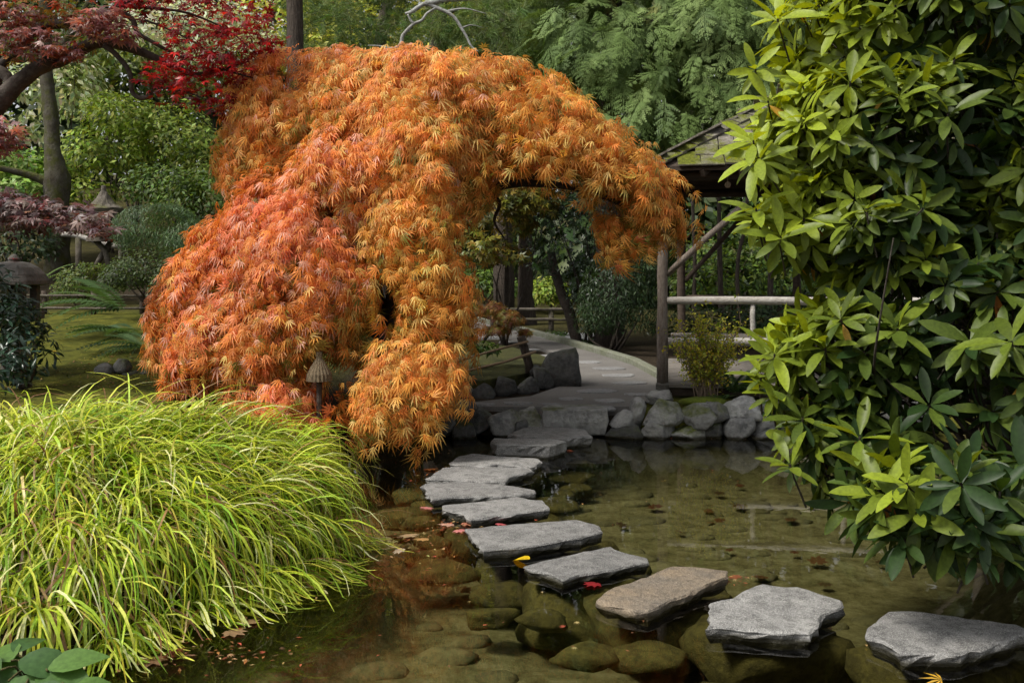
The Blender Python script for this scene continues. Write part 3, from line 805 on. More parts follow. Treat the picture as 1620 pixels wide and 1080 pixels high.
# ------------------------------------------------------------------ trees: trunks, limbs and foliage
def tree_wood(parent, name, limbs, mat, seg=9, wob=.08):
    if name in ('branch', 'limb') and len(limbs) > 1:
        return [tree_wood(parent, name, [l], mat, seg, wob) for l in limbs]
    mb = MB()
    for pts, rad in limbs:
        n = max(6, len(pts) * 4); mb.tube(curve_pts(pts, n), np.interp(np.linspace(0, 1, n), np.linspace(0, 1, len(rad)), rad), seg, wob)
    return add(name, mb.mesh(name, True), mat, parent)

def foliage(name, mat, V, F, C, parent=None, kind='stuff'):
    return add(name, make_mesh(name, V, F, C), mat, parent, kind)

# ---- the orange laceleaf maple
maple = thing('laceleaf_maple', 'big domed laceleaf maple with orange autumn leaves arching over the path', 'tree', (-1.25, 10.9, .45))
LOBES = [  # px, py, depth, half width px, half height px, half depth m, redness
 (520, 180, 10.7, 160, 100, .9, .25), (455, 245, 10.5, 98, 110, .8, .3), (620, 170, 10.3, 130, 88, .9, .25), (700, 195, 10.0, 160, 105, 1.0, .1),
 (790, 190, 9.9, 120, 100, .9, .0), (870, 232, 9.8, 115, 86, .8, .05), (945, 274, 9.8, 92, 66, .6, .2), (1022, 334, 9.8, 62, 60, .5, .35),
 (1005, 372, 9.8, 40, 44, .35, .4), (600, 270, 9.6, 120, 85, .7, .4), (550, 330, 9.5, 80, 90, .6, .6), (690, 280, 9.5, 105, 78, .7, .1),
 (655, 365, 9.2, 82, 72, .55, .1), (450, 350, 9.6, 98, 76, .7, .85), (400, 430, 9.6, 100, 76, .7, .8), (490, 430, 9.2, 95, 84, .6, .7),
 (330, 480, 9.8, 78, 58, .6, .6), (295, 540, 9.7, 62, 52, .5, .5), (400, 535, 9.2, 110, 66, .6, .6), (500, 535, 9.0, 80, 60, .5, .55),
 (570, 470, 9.2, 42, 60, .4, .4), (672, 440, 9.1, 56, 60, .4, .2), (690, 505, 9.1, 42, 44, .35, .35), (630, 580, 8.9, 86, 56, .45, .4), (692, 580, 8.9, 46, 50, .35, .35),
 (622, 630, 8.8, 74, 38, .4, .35), (685, 615, 8.9, 30, 28, .3, .3), (450, 620, 8.9, 66, 30, .4, 1.0), (465, 655, 8.6, 48, 24, .3, 1.0), (340, 585, 9.3, 76, 32, .4, .6), (605, 662, 8.7, 40, 16, .2, -.3), (638, 672, 8.7, 24, 12, .16, -.4),
 (550, 250, 11.6, 170, 130, .8, .4), (700, 240, 11.3, 170, 115, .8, .3), (430, 470, 11.2, 130, 100, .8, .5), (850, 275, 10.6, 90, 50, .6, .2),
]
ells = []
for l in LOBES:
    cc_ = W(l[0], l[1], l[2]); s = l[2] / FPX
    ells.append((cc_, np.array([l[3] * s, l[5], l[4] * s]) * .885))
EC = np.array([e[0] for e in ells]); ER = np.array([e[1] for e in ells]); EM = ER.min(1)
def field(P, k=17.0):
    """smooth union of the lobes, about a distance, negative inside"""
    q = (np.linalg.norm((P[:, None] - EC) / ER, axis=2) - 1) * EM
    return -np.log(np.exp(-k * np.clip(q, -1, 3)).sum(1)) / k
def fgrad(P, e=.02):
    return nrm(np.stack([field(P + np.eye(3)[i] * e) - field(P - np.eye(3)[i] * e) for i in range(3)], 1))
S_ = []
for i, l in enumerate(LOBES):
    c_, r_ = ells[i]; area = 4 * math.pi * ((r_[0] * r_[1]) ** 1.6 / 3 + (r_[0] * r_[2]) ** 1.6 / 3 + (r_[1] * r_[2]) ** 1.6 / 3) ** (1 / 1.6)
    m = int(area * (62 if i < 32 else 26)) + 6
    dd = nrm(rng.normal(size=(m, 3))); S_.append(np.c_[c_ + dd * r_, np.full(m, i)])
S_ = np.vstack(S_); lob = S_[:, 3].astype(int); S_ = S_[:, :3]
lump_ = .11 * vnoise(S_ * [1, 1, 1.3], 4.2, 41) + .06 * vnoise(S_, 10., 42)
for _ in range(4): S_ = S_ - fgrad(S_) * np.clip(field(S_), -.4, .4)[:, None]
SN = fgrad(S_); k = (np.abs(field(S_)) < .06) & (SN[:, 2] > -.6) & (S_[:, 2] > .1)
k &= (SN[:, 1] < .25) | (rng.random(len(S_)) < .4)
k &= vnoise(S_, 8.0, 71) > -.50                              # bare gaps between the sprays
S_, SN, lob = (S_ + SN * lump_[:, None])[k], SN[k], lob[k]; ns = len(S_); print('maple sprays', ns)
Vs, Fs, Cs = [], [], []; off = 0; cand = []
CO = [np.array(c) for c in ((.72, .25, .05), (.76, .38, .075), (.78, .53, .16), (.70, .20, .095), (.78, .43, .30), (.36, .23, .04), (.17, .18, .03))]
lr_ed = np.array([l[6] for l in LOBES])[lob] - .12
red_s = np.clip(lr_ed * 1.25 + .35 * vnoise(S_, 1.6, 31) + .15 * rng.normal(size=ns), 0, 1)
for layer, npl in ((0, 23), (1, 7)):
    idx = np.repeat(np.arange(ns), npl); n = len(idx)
    hor = SN * [1, 1, 0]; hor = np.where(np.linalg.norm(hor, axis=1, keepdims=True) < .15, rng.normal(size=(ns, 3)) * [1, 1, 0], hor); hor = nrm(hor)
    AS = nrm(hor * 1.0 + np.array([0, 0, -.62]) + SN * .12 + np.stack([vnoise(S_, 3.3, 61), vnoise(S_, 3.3, 62) * .5, vnoise(S_, 3.3, 63) * .6], 1) * .45 + rng.normal(size=(ns, 3)) * .16 if layer == 0 else hor + np.array([0, 0, -.5]) + rng.normal(size=(ns, 3)) * .5)
    a_, b_, n_ = frames(SN, AS)
    ln_ = rng.uniform(.18, .40, ns); lift = rng.uniform(-.15, .10, ns)
    u = rng.random(n) ** .8 * ln_[idx]; v = rng.normal(size=n) * .085 * (1.1 - .6 * u / ln_[idx])
    rise = lift[idx] + .16 * u - .55 * np.clip(u - .2, 0, 1) ** 1.5 - (.16 if layer else .0) + rng.normal(size=n) * .015
    P = S_[idx] + a_[idx] * (u - .1)[:, None] + b_[idx] * v[:, None] + n_[idx] * rise[:, None] + np.array([0, 0, -.10]) * (u[:, None] / .35) ** 2
    A = nrm(a_[idx] + b_[idx] * (v / .09)[:, None] * .45 + np.array([0, 0, -.25]) + rng.normal(size=(n, 3)) * .28)
    Nl = nrm(n_[idx] + np.array([0, -.05, .3]) + rng.normal(size=(n, 3)) * .45)
    f0 = field(P); keep = (f0 > -.34) & (P[:, 2] > .04)
    cs_ = W(505, 588, 8.7); keep &= ~((np.abs(P[:, 0] / P[:, 1] - cs_[0] / cs_[1]) < .013) & (np.abs(P[:, 2] - cs_[2]) < .13) & (P[:, 1] < 8.95))
    q_ = 810 + P[:, 0] / P[:, 1] * FPX; r_ = 420 + (HC - P[:, 2]) / P[:, 1] * FPX; keep &= ~((np.abs(q_ - 614 - 10 * vnoise(P, 6, 3)) < 10 + 6 * rng.random(n)) & (r_ > 440) & (r_ < 512) & (P[:, 1] < 10.3))   # the opening onto the trunk   # the gap the straw bundle shows in
    t = np.clip(red_s[idx] + .10 * rng.normal(size=n), 0, 1)[:, None]
    col = CO[1] * (1 - t) + CO[3] * t; k = rng.random(n)
    col = np.where((k < .30)[:, None], CO[0], col); col = np.where((k > .80)[:, None] & (t < .55), CO[2], col); col = np.where((k > .84)[:, None] & (t >= .35), CO[4], col)
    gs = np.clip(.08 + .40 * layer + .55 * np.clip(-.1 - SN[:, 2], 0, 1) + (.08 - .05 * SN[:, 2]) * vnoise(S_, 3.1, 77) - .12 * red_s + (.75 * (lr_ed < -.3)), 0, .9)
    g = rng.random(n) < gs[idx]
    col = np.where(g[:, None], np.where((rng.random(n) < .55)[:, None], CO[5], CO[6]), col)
    col = np.clip(col * (1 + .13 * rng.normal(size=(n, 1))) * (1 + .12 * rng.normal(size=(ns, 1)))[idx], .01, .88)
    size = rng.uniform(.065, .135, n)
    P, A, Nl, size, col, ii_ = P[keep], A[keep], Nl[keep], size[keep], col[keep], idx[keep]
    if layer == 0:
        fr_ = (SN[ii_][:, 1] < -.25) & (size > .118) & (rng.random(len(P)) < .08)
        for q in np.flatnonzero(fr_): cand.append((P[q], A[q], Nl[q], size[q], col[q]))
        m = ~fr_; P, A, Nl, size, col = P[m], A[m], Nl[m], size[m], col[m]
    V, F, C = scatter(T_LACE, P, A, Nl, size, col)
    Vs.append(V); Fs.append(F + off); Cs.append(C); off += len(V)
random.shuffle(cand)
# single leaves as parts: six shapes in six colours, the rest of the crown as one mass
lv = []
for k in range(24):
    tv, tf = T_LACE[k % 4]; cc = CO[[0, 1, 3, 4, 2, 0][k // 4]]
    me = make_mesh('leaf', tv, tf, np.repeat(cc[None], len(tv), 0)); me.materials.append(M['lace']); lv.append((me, cc))
for P, A, Nl, s, c in cand[:300]:
    a, b, n = frames(Nl, A); j = int(np.argmin([np.abs(c - x[1]).sum() for x in lv])); j = (j // 4) * 4 + int(rng.integers(4))
    place('leaf', lv[j][0], maple, P, np.c_[a, b, n], s)
for P, A, Nl, s, c in cand[300:]:
    V, F, C = scatter(T_LACE[:1], P[None], A[None], Nl[None], np.array([s]), c[None]); Vs.append(V); Fs.append(F + off); Cs.append(C); off += len(V)
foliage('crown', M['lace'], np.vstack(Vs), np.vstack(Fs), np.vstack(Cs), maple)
print('maple leaves tris', sum(len(f) for f in Fs))
tb = np.array([-1.25, 10.8, .35])
tree_wood(maple, 'trunk', [([tb, W(610, 560, 10.7), W(622, 470, 10.6), W(640, 380, 10.5), W(690, 310, 10.3)], (.13, .1, .085, .075, .06)),
                           ([W(612, 520, 10.7), W(590, 440, 10.6), W(560, 330, 10.7), W(540, 220, 10.8)], (.075, .065, .05, .03))], M['dark_bark'])
tree_wood(maple, 'branch', [([W(690, 310, 10.3), W(760, 300, 10.1), W(830, 290, 10.0), W(920, 300, 9.9), W(1000, 335, 9.85), W(1015, 390, 9.8)], (.06, .05, .04, .032, .022, .01)),
                            ([W(760, 300, 10.1), W(790, 320, 10.1), W(782, 350, 10.1), W(800, 380, 10.1)], (.03, .022, .015, .006)),
                            ([W(690, 310, 10.3), W(740, 240, 10.2), W(800, 170, 10.1)], (.05, .035, .015)),
                            ([W(830, 290, 10.), W(880, 255, 9.95), W(930, 240, 9.9)], (.03, .02, .01))], M['dark_bark'])
tree_wood(maple, 'branch', [([W(600, 480, 10.6), W(520, 430, 10.2), W(430, 400, 10.), W(350, 470, 9.9), W(300, 540, 9.8)], (.06, .045, .035, .025, .01)),
                            ([W(612, 540, 10.7), W(560, 520, 10.), W(480, 560, 9.5), W(440, 620, 9.1)], (.045, .035, .025, .01)),
                            ([W(620, 500, 10.6), W(660, 480, 9.8), W(700, 520, 9.3), W(715, 570, 9.1)], (.04, .03, .02, .008)),
                            ([W(615, 560, 10.7), W(630, 590, 9.8), W(630, 640, 9.2), W(625, 690, 8.9)], (.04, .03, .02, .008))], M['dark_bark'])

# ---- straw bundle standing under the maple
sb = thing('straw_bundle', 'small conical bundle of brown straw half hidden under the maple leaves', 'straw cone', W(505, 602, 8.7))
mb = MB(); c0 = W(505, 602, 8.7)
prof = [(.0, .105), (.06, .1), (.12, .07), (.18, .035), (.2, .022)]; a = np.linspace(0, 2 * np.pi, 40, endpoint=False); V = []
for z, r in prof: V.append(c0 + np.c_[np.cos(a) * r * (1 + .09 * (np.arange(40) % 2)), np.sin(a) * r * (1 + .09 * (np.arange(40) % 2)), np.full(40, z)])
Fb = [(k * 40 + j, k * 40 + (j + 1) % 40, k * 40 + 40 + (j + 1) % 40, k * 40 + 40 + j) for k in range(4) for j in range(40)] + [tuple(range(39, -1, -1)), tuple(160 + j for j in range(40))]
mb.put(np.vstack(V), Fb); add('cone', mb.mesh('cone'), M['thatch'], sb)
add('tie', MB().tube([c0 + [0, 0, .185], c0 + [0, 0, .20], c0 + [.0, 0, .25]], (.028, .028, .03), 12, .1).mesh('tie'), M['thatch'], sb)
add('stake', MB().tube([c0 - [0, 0, .75], c0 + [0, 0, .02]], .025, 8).mesh('stake'), M['dark_bark'], sb)

# ------------------------------------------------------------------ rhododendron
rh = thing('rhododendron', 'large rhododendron with long glossy leaves in whorls hanging over the right side of the pond', 'shrub', (3.6, 6.2, .3))
RL = [ # px, py, depth, half px, half px, half m, density
 (1455, 40, 6.2, 215, 160, .9, 1.0), (1405, 215, 6.0, 210, 120, .8, 1.0), (1365, 345, 5.9, 165, 95, .6, 1.0), (1470, 450, 5.8, 180, 110, .65, .8),
 (1345, 555, 5.6, 115, 75, .42, 1.0), (1305, 610, 5.55, 85, 55, .36, 1.1), (1350, 690, 5.4, 100, 60, .36, 1.0), (1360, 755, 5.2, 65, 50, .3, .9),
 (1490, 790, 4.7, 120, 76, .36, .9), (1560, 560, 5.4, 100, 130, .5, .45), (1600, 300, 5.9, 130, 240, .8, .7), (1600, 800, 4.8, 60, 90, .3, .7), (1560, -140, 6.6, 260, 160, 1.0, .6), (1690, 450, 6.0, 150, 330, .9, .5),
]
RE = [(W(a, b, Y), np.array([c * Y / FPX, f, d * Y / FPX])) for a, b, Y, c, d, f, g in RL]
ros = []
for i, (c, r) in enumerate(RE):
    area = 4 * math.pi * ((r[0] * r[1]) ** 1.6 / 3 + (r[0] * r[2]) ** 1.6 / 3 + (r[1] * r[2]) ** 1.6 / 3) ** (1 / 1.6)
    n = int(area * 33 * RL[i][6])
    P, Nn, D = ell_sample(n, c, r * .93, -.9, .08, 3., .22, i + 5)
    k = ~inside(P, RE, i, .74) & (P[:, 2] > .22)
    for p, nn in zip(P[k], Nn[k]): ros.append((p, nn, 1.0))
extra = [(1520, 765, 4.25), (1545, 560, 5.2), (1420, 520, 5.15), (1330, 505, 5.2), (1222, 622, 5.4), (1205, 592, 5.4), (1225, 560, 5.35), (1250, 735, 5.1), (1270, 660, 5.2), (1192, 222, 5.6), (1196, 330, 5.55), (1200, 348, 5.6), (1200, 250, 5.5), (1235, 375, 5.4),
         (1500, 180, 5.2), (1345, 130, 5.5), (1510, 95, 5.3), (1370, 330, 5.3), (1460, 330, 5.2), (1600, 540, 4.6), (1360, 690, 5.0), (1470, 640, 5.0), (1430, 850, 4.5), (1550, 870, 4.4), (1195, 110, 5.9), (1215, 160, 5.8), (1230, 30, 6.0)]
for px, py, Y in extra:
    ros.append((W(px, py, Y), nrm(np.array([-.35 if px < 1300 else -.05, -.65, .5])), 1.12))
rp, ra_, rn_, rs_, rc_ = [], [], [], [], []
mbw = MB()
for k, (p, nn, sc) in enumerate(ros):
    R = nrm(nn * .75 + np.array([-.12, -.05, .62]) + rng.normal(size=3) * .32)
    t1 = nrm(np.cross(R, [.3, .8, .1])); t2 = np.cross(R, t1)
    young_lit = np.clip(.17 + .30 * vnoise(p[None], 2.0, 44)[0] + .28 * nn[2] - .40 * nn[0] - .46 * (p[0] - 2.05) + .13 * (p[2] - 1.6) + .14 * rng.normal(), .04, .95)  # new-leaf tint; light on left and top, shade at right painted in
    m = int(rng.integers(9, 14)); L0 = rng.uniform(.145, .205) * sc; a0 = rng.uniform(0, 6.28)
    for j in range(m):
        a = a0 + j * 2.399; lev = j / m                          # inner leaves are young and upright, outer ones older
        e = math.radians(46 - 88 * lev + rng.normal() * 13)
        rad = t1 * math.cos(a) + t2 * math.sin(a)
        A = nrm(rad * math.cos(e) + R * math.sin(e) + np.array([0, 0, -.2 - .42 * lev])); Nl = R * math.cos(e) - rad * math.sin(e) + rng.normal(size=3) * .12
        y = np.clip(young_lit * (1.15 - .75 * lev) + .08 * rng.normal(), 0, 1)
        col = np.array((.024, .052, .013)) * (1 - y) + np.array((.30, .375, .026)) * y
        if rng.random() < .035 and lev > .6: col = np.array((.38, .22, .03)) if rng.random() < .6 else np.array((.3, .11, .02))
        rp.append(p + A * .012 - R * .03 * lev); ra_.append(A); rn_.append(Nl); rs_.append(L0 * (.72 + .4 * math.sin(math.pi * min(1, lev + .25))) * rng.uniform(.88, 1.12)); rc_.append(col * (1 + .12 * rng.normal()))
    mbw.tube([p, p - R * .07, p - R * .2 + np.array([.05, .06, -.06])], (.006, .005, .006), 5, caps=False)
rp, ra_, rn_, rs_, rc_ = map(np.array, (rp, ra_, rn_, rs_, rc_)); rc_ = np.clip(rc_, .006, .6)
ra2, rb2, rn2 = frames(rn_, ra_)
inframe = (np.abs(rp[:, 0] / rp[:, 1]) < .5) & (np.abs((HC - rp[:, 2]) / rp[:, 1] + -.0762) < .33)
appar = rs_ / rp[:, 1] * inframe * (rng.random(len(rp)) * .3 + .7) * np.where(rp[:, 1] < 5.7, 1.2, 1)
top = np.argsort(-appar)[:300]; tset = np.zeros(len(rp), bool); tset[top] = True
lr = []
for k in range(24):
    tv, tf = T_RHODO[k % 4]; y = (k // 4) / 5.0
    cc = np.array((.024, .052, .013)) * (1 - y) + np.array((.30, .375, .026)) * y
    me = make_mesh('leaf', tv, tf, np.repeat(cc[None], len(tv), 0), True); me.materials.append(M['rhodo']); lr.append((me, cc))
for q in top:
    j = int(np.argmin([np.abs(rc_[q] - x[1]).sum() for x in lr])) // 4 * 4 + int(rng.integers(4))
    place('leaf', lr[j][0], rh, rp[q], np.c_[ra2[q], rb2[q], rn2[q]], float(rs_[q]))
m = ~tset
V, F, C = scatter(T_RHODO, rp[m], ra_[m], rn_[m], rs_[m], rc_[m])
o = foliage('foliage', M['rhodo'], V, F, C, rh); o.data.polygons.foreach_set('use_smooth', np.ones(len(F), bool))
print('rhodo leaves', len(rp))
# stems: from the root crown out to the leaf clusters
root = np.array([3.5, 6.3, .15]); limbs = []
for k in range(26):
    i = rng.integers(0, len(RE)); c, r = RE[i]; e = c + r * nrm(rng.normal(size=3)) * .75
    if e[2] < .3: e[2] = .35
    s = root + np.array([rng.uniform(-.5, .4), rng.uniform(-.4, .3), 0]); md = (s + e) / 2 + rng.normal(size=3) * .22 + np.array([.15, 0, .1])
    limbs.append(([s, s * .6 + md * .4 + rng.normal(size=3) * .1, md, e * .6 + md * .4 + rng.normal(size=3) * .12, e], (.035, .028, .02, .012, .006)))
for k in range(60):                                              # tangle of thin twigs in the shaded middle
    s = W(rng.uniform(1380, 1640), rng.uniform(420, 720), rng.uniform(5.2, 6.0)); d = rng.normal(size=3) * .3
    limbs.append(([s, s + d * .5 + rng.normal(size=3) * .08, s + d + rng.normal(size=3) * .1], (.008, .006, .003)))
tree_wood(rh, 'stem', limbs, M['dark_bark'], 6)
add('twig', mbw.mesh('twig', True), M['dark_bark'], rh)

# ------------------------------------------------------------------ ornamental grass
gr = thing('ornamental_grass', 'wide mop of arching lime green grass at the left edge of the pond', 'grass clump', (-2.6, 6.0, .4))
GV, GFs, GC = [], [], []; goff = 0
tuft = []
for _ in range(6000):
    if len(tuft) >= 260: break
    x, y = rng.uniform(-4.6, -.9), rng.uniform(4.4, 7.4)
    e = ((x + 2.75) / 1.75) ** 2 + ((y - 5.8) / 1.5) ** 2
    if e < 1 and poly_dist(np.array([[x, y]]), POND)[0] > -.02 and all((x - a) ** 2 + (y - b) ** 2 > .012 for a, b in tuft): tuft.append((x, y))
for (x, y) in tuft:
    gz0 = float(ground_z(x, y)[0][0]); nb = int(rng.integers(52, 76))
    ex, ey = (x + 2.75) / 1.75, (y - 5.8) / 1.5; er = math.hypot(ex, ey)
    oa = math.atan2(ey, ex)
    a = np.where(rng.random(nb) < .45 + .5 * er, oa + rng.normal(size=nb) * .45, rng.uniform(0, 6.28, nb))
    L = rng.uniform(.38, .86, nb)
    lean = np.abs(rng.normal(.5, .28, nb)) + .25 * er * (np.cos(a - oa) > 0)
    droop = rng.uniform(1.0, 2.4, nb) + .5 * np.clip(er - .5, 0, 1)
    w = rng.uniform(.0034, .0074, nb)
    S = 8; ts = np.linspace(0, 1, S)
    ang0 = np.clip(1.45 - lean * .75, .15, 1.5)                 # starting elevation, then bending over
    el = ang0[:, None] - (droop[:, None] + lean[:, None] * .6) * ts[None] ** 1.3 * 1.25
    dx = np.cos(el) * (L / S)[:, None]; dz = np.sin(el) * (L / S)[:, None]
    h = np.cumsum(dx, 1) - dx[:, :1]; zz = np.cumsum(dz, 1) - dz[:, :1]
    az = a[:, None] + rng.normal(size=(nb, 1)) * .25 * ts[None]
    base = np.c_[x + rng.normal(size=nb) * .035, y + rng.normal(size=nb) * .035]
    P = np.stack([base[:, :1] + h * np.cos(az), base[:, 1:] + h * np.sin(az), gz0 - .01 + zz], -1)
    P[..., 2] = np.maximum(P[..., 2], .012 + .01 * rng.random((nb, 1)))
    sd = np.stack([-np.sin(az), np.cos(az), .25 * rng.normal(size=(nb, 1)) * np.ones((1, S))], -1)
    wd = (w[:, None] * np.array([.7, 1, 1.05, 1, .9, .75, .5, .08])[None])[..., None]
    Vb = np.stack([P + sd * wd, P - sd * wd], 2).reshape(nb, S * 2, 3)
    fb = np.array([[2 * i, 2 * i + 1, 2 * i + 3] for i in range(S - 1)] + [[2 * i, 2 * i + 3, 2 * i + 2] for i in range(S - 1)])
    GV.append(Vb.reshape(-1, 3)); GFs.append((fb[None] + (np.arange(nb) * S * 2)[:, None, None] + goff).reshape(-1, 3)); goff += nb * S * 2
    c = palette([(.38, .50, .035), (.54, .64, .09), (.17, .30, .02), (.72, .74, .32), (.30, .19, .08), (.22, .13, .06)], nb, (4, 3, 3, 1.4, .4 + .5 * er, .2 + .5 * er), .15)
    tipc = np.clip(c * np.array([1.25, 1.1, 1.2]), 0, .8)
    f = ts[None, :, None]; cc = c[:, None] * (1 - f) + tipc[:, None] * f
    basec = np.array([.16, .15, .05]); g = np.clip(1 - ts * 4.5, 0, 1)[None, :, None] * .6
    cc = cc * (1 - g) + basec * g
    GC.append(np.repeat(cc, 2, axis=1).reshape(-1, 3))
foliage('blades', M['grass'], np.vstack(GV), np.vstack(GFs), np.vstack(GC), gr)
# dead thatch below the blades
n = 2600; x = rng.uniform(-4.4, -1.0, n); y = rng.uniform(4.0, 7.2, n); gzz, gdd = ground_z(x, y)
k = (gdd > .0) & ((((x + 2.75) / 1.7) ** 2 + ((y - 5.8) / 1.5) ** 2) < 1.1); x, y, gzz = x[k], y[k], gzz[k]; n = len(x)
V, F, C = scatter([t_simple(.03, .0, .4)], np.c_[x, y, gzz + .02], rng.normal(size=(n, 3)) * [1, 1, .7] + [0, -.2, .1], rng.normal(size=(n, 3)) + [0, 0, 1], rng.uniform(.15, .3, n), palette([(.16, .11, .06), (.22, .17, .09), (.1, .07, .04)], n))
foliage('dead_thatch', M['grass'], V, F, C, gr)
# ------------------------------------------------------------------ shrubs and background trees
def gz1(x, y): return float(ground_z(x, y)[0][0])

def bush(name, label, cat, blobs, cols, n, size, mat='leaf', temps=None, w=None, up=.5, lump=.22, lf=2.5, thick=.45, zmin=-.6, group=None, stems=True, gap=-.5, jit=.2, droop=.3, core=0):
    """blobs: (px, py, Y, half width px, half height px, half depth m)"""
    E = [(W(a, b, Y), np.array([c * Y / FPX, f, d * Y / FPX])) for a, b, Y, c, d, f in blobs]
    cx = np.mean([e[0] for e in E], 0); gx_, gy_ = cx[0], max(e[0][1] for e in E)
    root = np.array([gx_, gy_, gz1(gx_, gy_)])
    t = thing(name, label, cat, root, group)
    tot = sum(e[1][0] * e[1][2] for e in E); Vs, Fs, Cs = [], [], []; off = 0
    for i, (c, r) in enumerate(E):
        m = int(n * r[0] * r[2] / tot)
        P, Nn, D = ell_sample(m, c, r, zmin, lump, lf, thick, i + len(label))
        k = ~inside(P, E, i, .7) & (P[:, 2] > ground_z(P[:, 0], P[:, 1])[0])
        if gap is not None: k &= vnoise(P, lf * 2.2, 13) > gap + .2 * rng.normal(size=len(P))
        P, Nn = P[k], Nn[k]; q = len(P)
        if not q: continue
        A = nrm(rng.normal(size=(q, 3)) * .8 + Nn * [.9, .9, .4] + [0, 0, -droop]); Nl = nrm(Nn * .6 + [0, -.1, up] + rng.normal(size=(q, 3)) * .35)
        cl = palette(cols, q, w, jit) * (1 + .25 * vnoise(P, lf * 1.7, 17))[:, None]
        V, F, C = scatter(temps or T_LEAF, P, A, Nl, size * rng.uniform(.7, 1.3, q), np.clip(cl, .004, .9)); Vs.append(V); Fs.append(F + off); Cs.append(C); off += len(V)
    foliage('foliage', M[mat], np.vstack(Vs), np.vstack(Fs), np.vstack(Cs), t)
    if stems:
        L = []
        for c, r in E:
            for _ in range(2):
                e = c + r * rng.uniform(-.5, .5, 3); s = root + [rng.normal() * .08, rng.normal() * .08, -.05]
                L.append(([s, (s + e) / 2 + rng.normal(size=3) * .1, e], (.02 + .012 * r[2], .014 + .006 * r[2], .005)))
        tree_wood(t, 'stem', L, M['dark_bark'], 6)
    return t

YG = [(.25, .33, .04), (.16, .24, .03), (.36, .43, .09), (.07, .11, .016)]
MG = [(.08, .14, .025), (.13, .20, .03), (.045, .08, .018)]
DG = [(.022, .042, .014), (.035, .062, .02), (.05, .085, .03)]
# left slope: clipped and loose green shrubs rising behind the mossy trunk
bush('green_shrub', 'tall yellow green shrub glowing behind the mossy trunk', 'shrub', [(160, 250, 21.5, 75, 60, 1.2), (190, 190, 22, 70, 50, 1.2), (130, 310, 21, 50, 40, 1.)], YG, 5200, .13, w=(3, 3, 2, 1))
bush('green_shrub', 'broad layered pale green shrub below the red maple branches', 'shrub', [(300, 235, 22, 95, 45, 1.3), (250, 200, 22.5, 80, 40, 1.2), (340, 280, 21.5, 70, 45, 1.)], YG, 6500, .13, w=(2, 3, 3, 1))
bush('green_shrub', 'shaded green shrub between the pale shrub and the orange maple', 'shrub', [(330, 320, 19.5, 80, 55, 1.1), (260, 300, 20, 70, 40, 1.)], MG, 4200, .11)
bush('green_shrub', 'lush olive green tree canopy high behind the red maple', 'tree', [(200, 110, 25, 110, 60, 1.8), (310, 130, 26, 110, 50, 1.8), (110, 60, 26, 110, 60, 1.8)], [(.12, .17, .03), (.17, .21, .03), (.07, .10, .02)], 6500, .17)
bush('green_shrub', 'bright leafy plant mass at the left edge behind the mossy trunk', 'shrub', [(30, 265, 20.5, 55, 28, 1.), (40, 300, 20, 60, 30, .9)], [(.20, .32, .06), (.12, .22, .04), (.26, .36, .10)], 2600, .16)
bush('dark_shrub', 'dark shrub under the purple maple leaves at the left edge', 'shrub', [(35, 385, 18.6, 60, 45, .9), (0, 350, 18.8, 50, 50, .9)], DG, 2600, .11, 'gloss_leaf')
bush('dogwood_tree', 'white variegated dogwood drooping beside the mossy trunk', 'tree', [(50, 150, 23, 75, 50, 1.3), (110, 150, 23.5, 55, 55, 1.2), (30, 205, 23, 50, 25, 1.), (115, 110, 23.5, 50, 30, 1.)], [(.62, .66, .48), (.45, .52, .32), (.22, .30, .12)], 3300, .19, w=(3, 2, 1), gap=-.25, droop=.9)
bush('dogwood_tree', 'white variegated dogwood showing through the red maple canopy', 'tree', [(250, 60, 25, 85, 55, 1.5), (330, 110, 25.5, 75, 45, 1.4), (440, 75, 28, 40, 40, 1.4), (330, 40, 26, 90, 50, 1.5)], [(.66, .68, .52), (.48, .54, .36), (.24, .30, .14)], 4200, .2, w=(3, 2, 1), gap=-.3, droop=.9)
bush('mounded_shrub', 'rounded soft grey green weeping shrub beside the rustic lantern', 'shrub', [(250, 365, 17.5, 68, 46, .8), (300, 385, 17.2, 45, 40, .6)], [(.075, .13, .05), (.10, .165, .065), (.05, .09, .035)], 12000, .075, temps=[t_simple(.09, .02, .6)], droop=.9, lump=.1, thick=.3)
bush('low_shrub', 'dark low azalea hedge left of the orange maple', 'shrub', [(250, 425, 15.5, 70, 38, .7), (200, 440, 15.2, 50, 34, .6), (290, 455, 14.5, 50, 45, .6)], [(.04, .065, .016), (.065, .095, .02), (.03, .045, .014)], 6500, .06)
bush('low_shrub', 'small green azalea behind the low fence', 'shrub', [(150, 445, 17.0, 48, 30, .6), (115, 462, 17.2, 30, 20, .5)], [(.08, .12, .02), (.05, .085, .018), (.12, .15, .025)], 3600, .06)
bush('dark_shrub', 'dark blue green rhododendron bush at the left edge under the stone lantern', 'shrub', [(20, 520, 9.6, 52, 62, .5), (5, 585, 9.3, 60, 48, .45), (45, 560, 9.4, 36, 45, .35), (-40, 480, 9.8, 60, 60, .5)], [(.025, .055, .035), (.035, .07, .042), (.018, .038, .022)], 2100, .095, 'gloss_leaf', temps=T_RHODO, droop=.35, thick=.5)
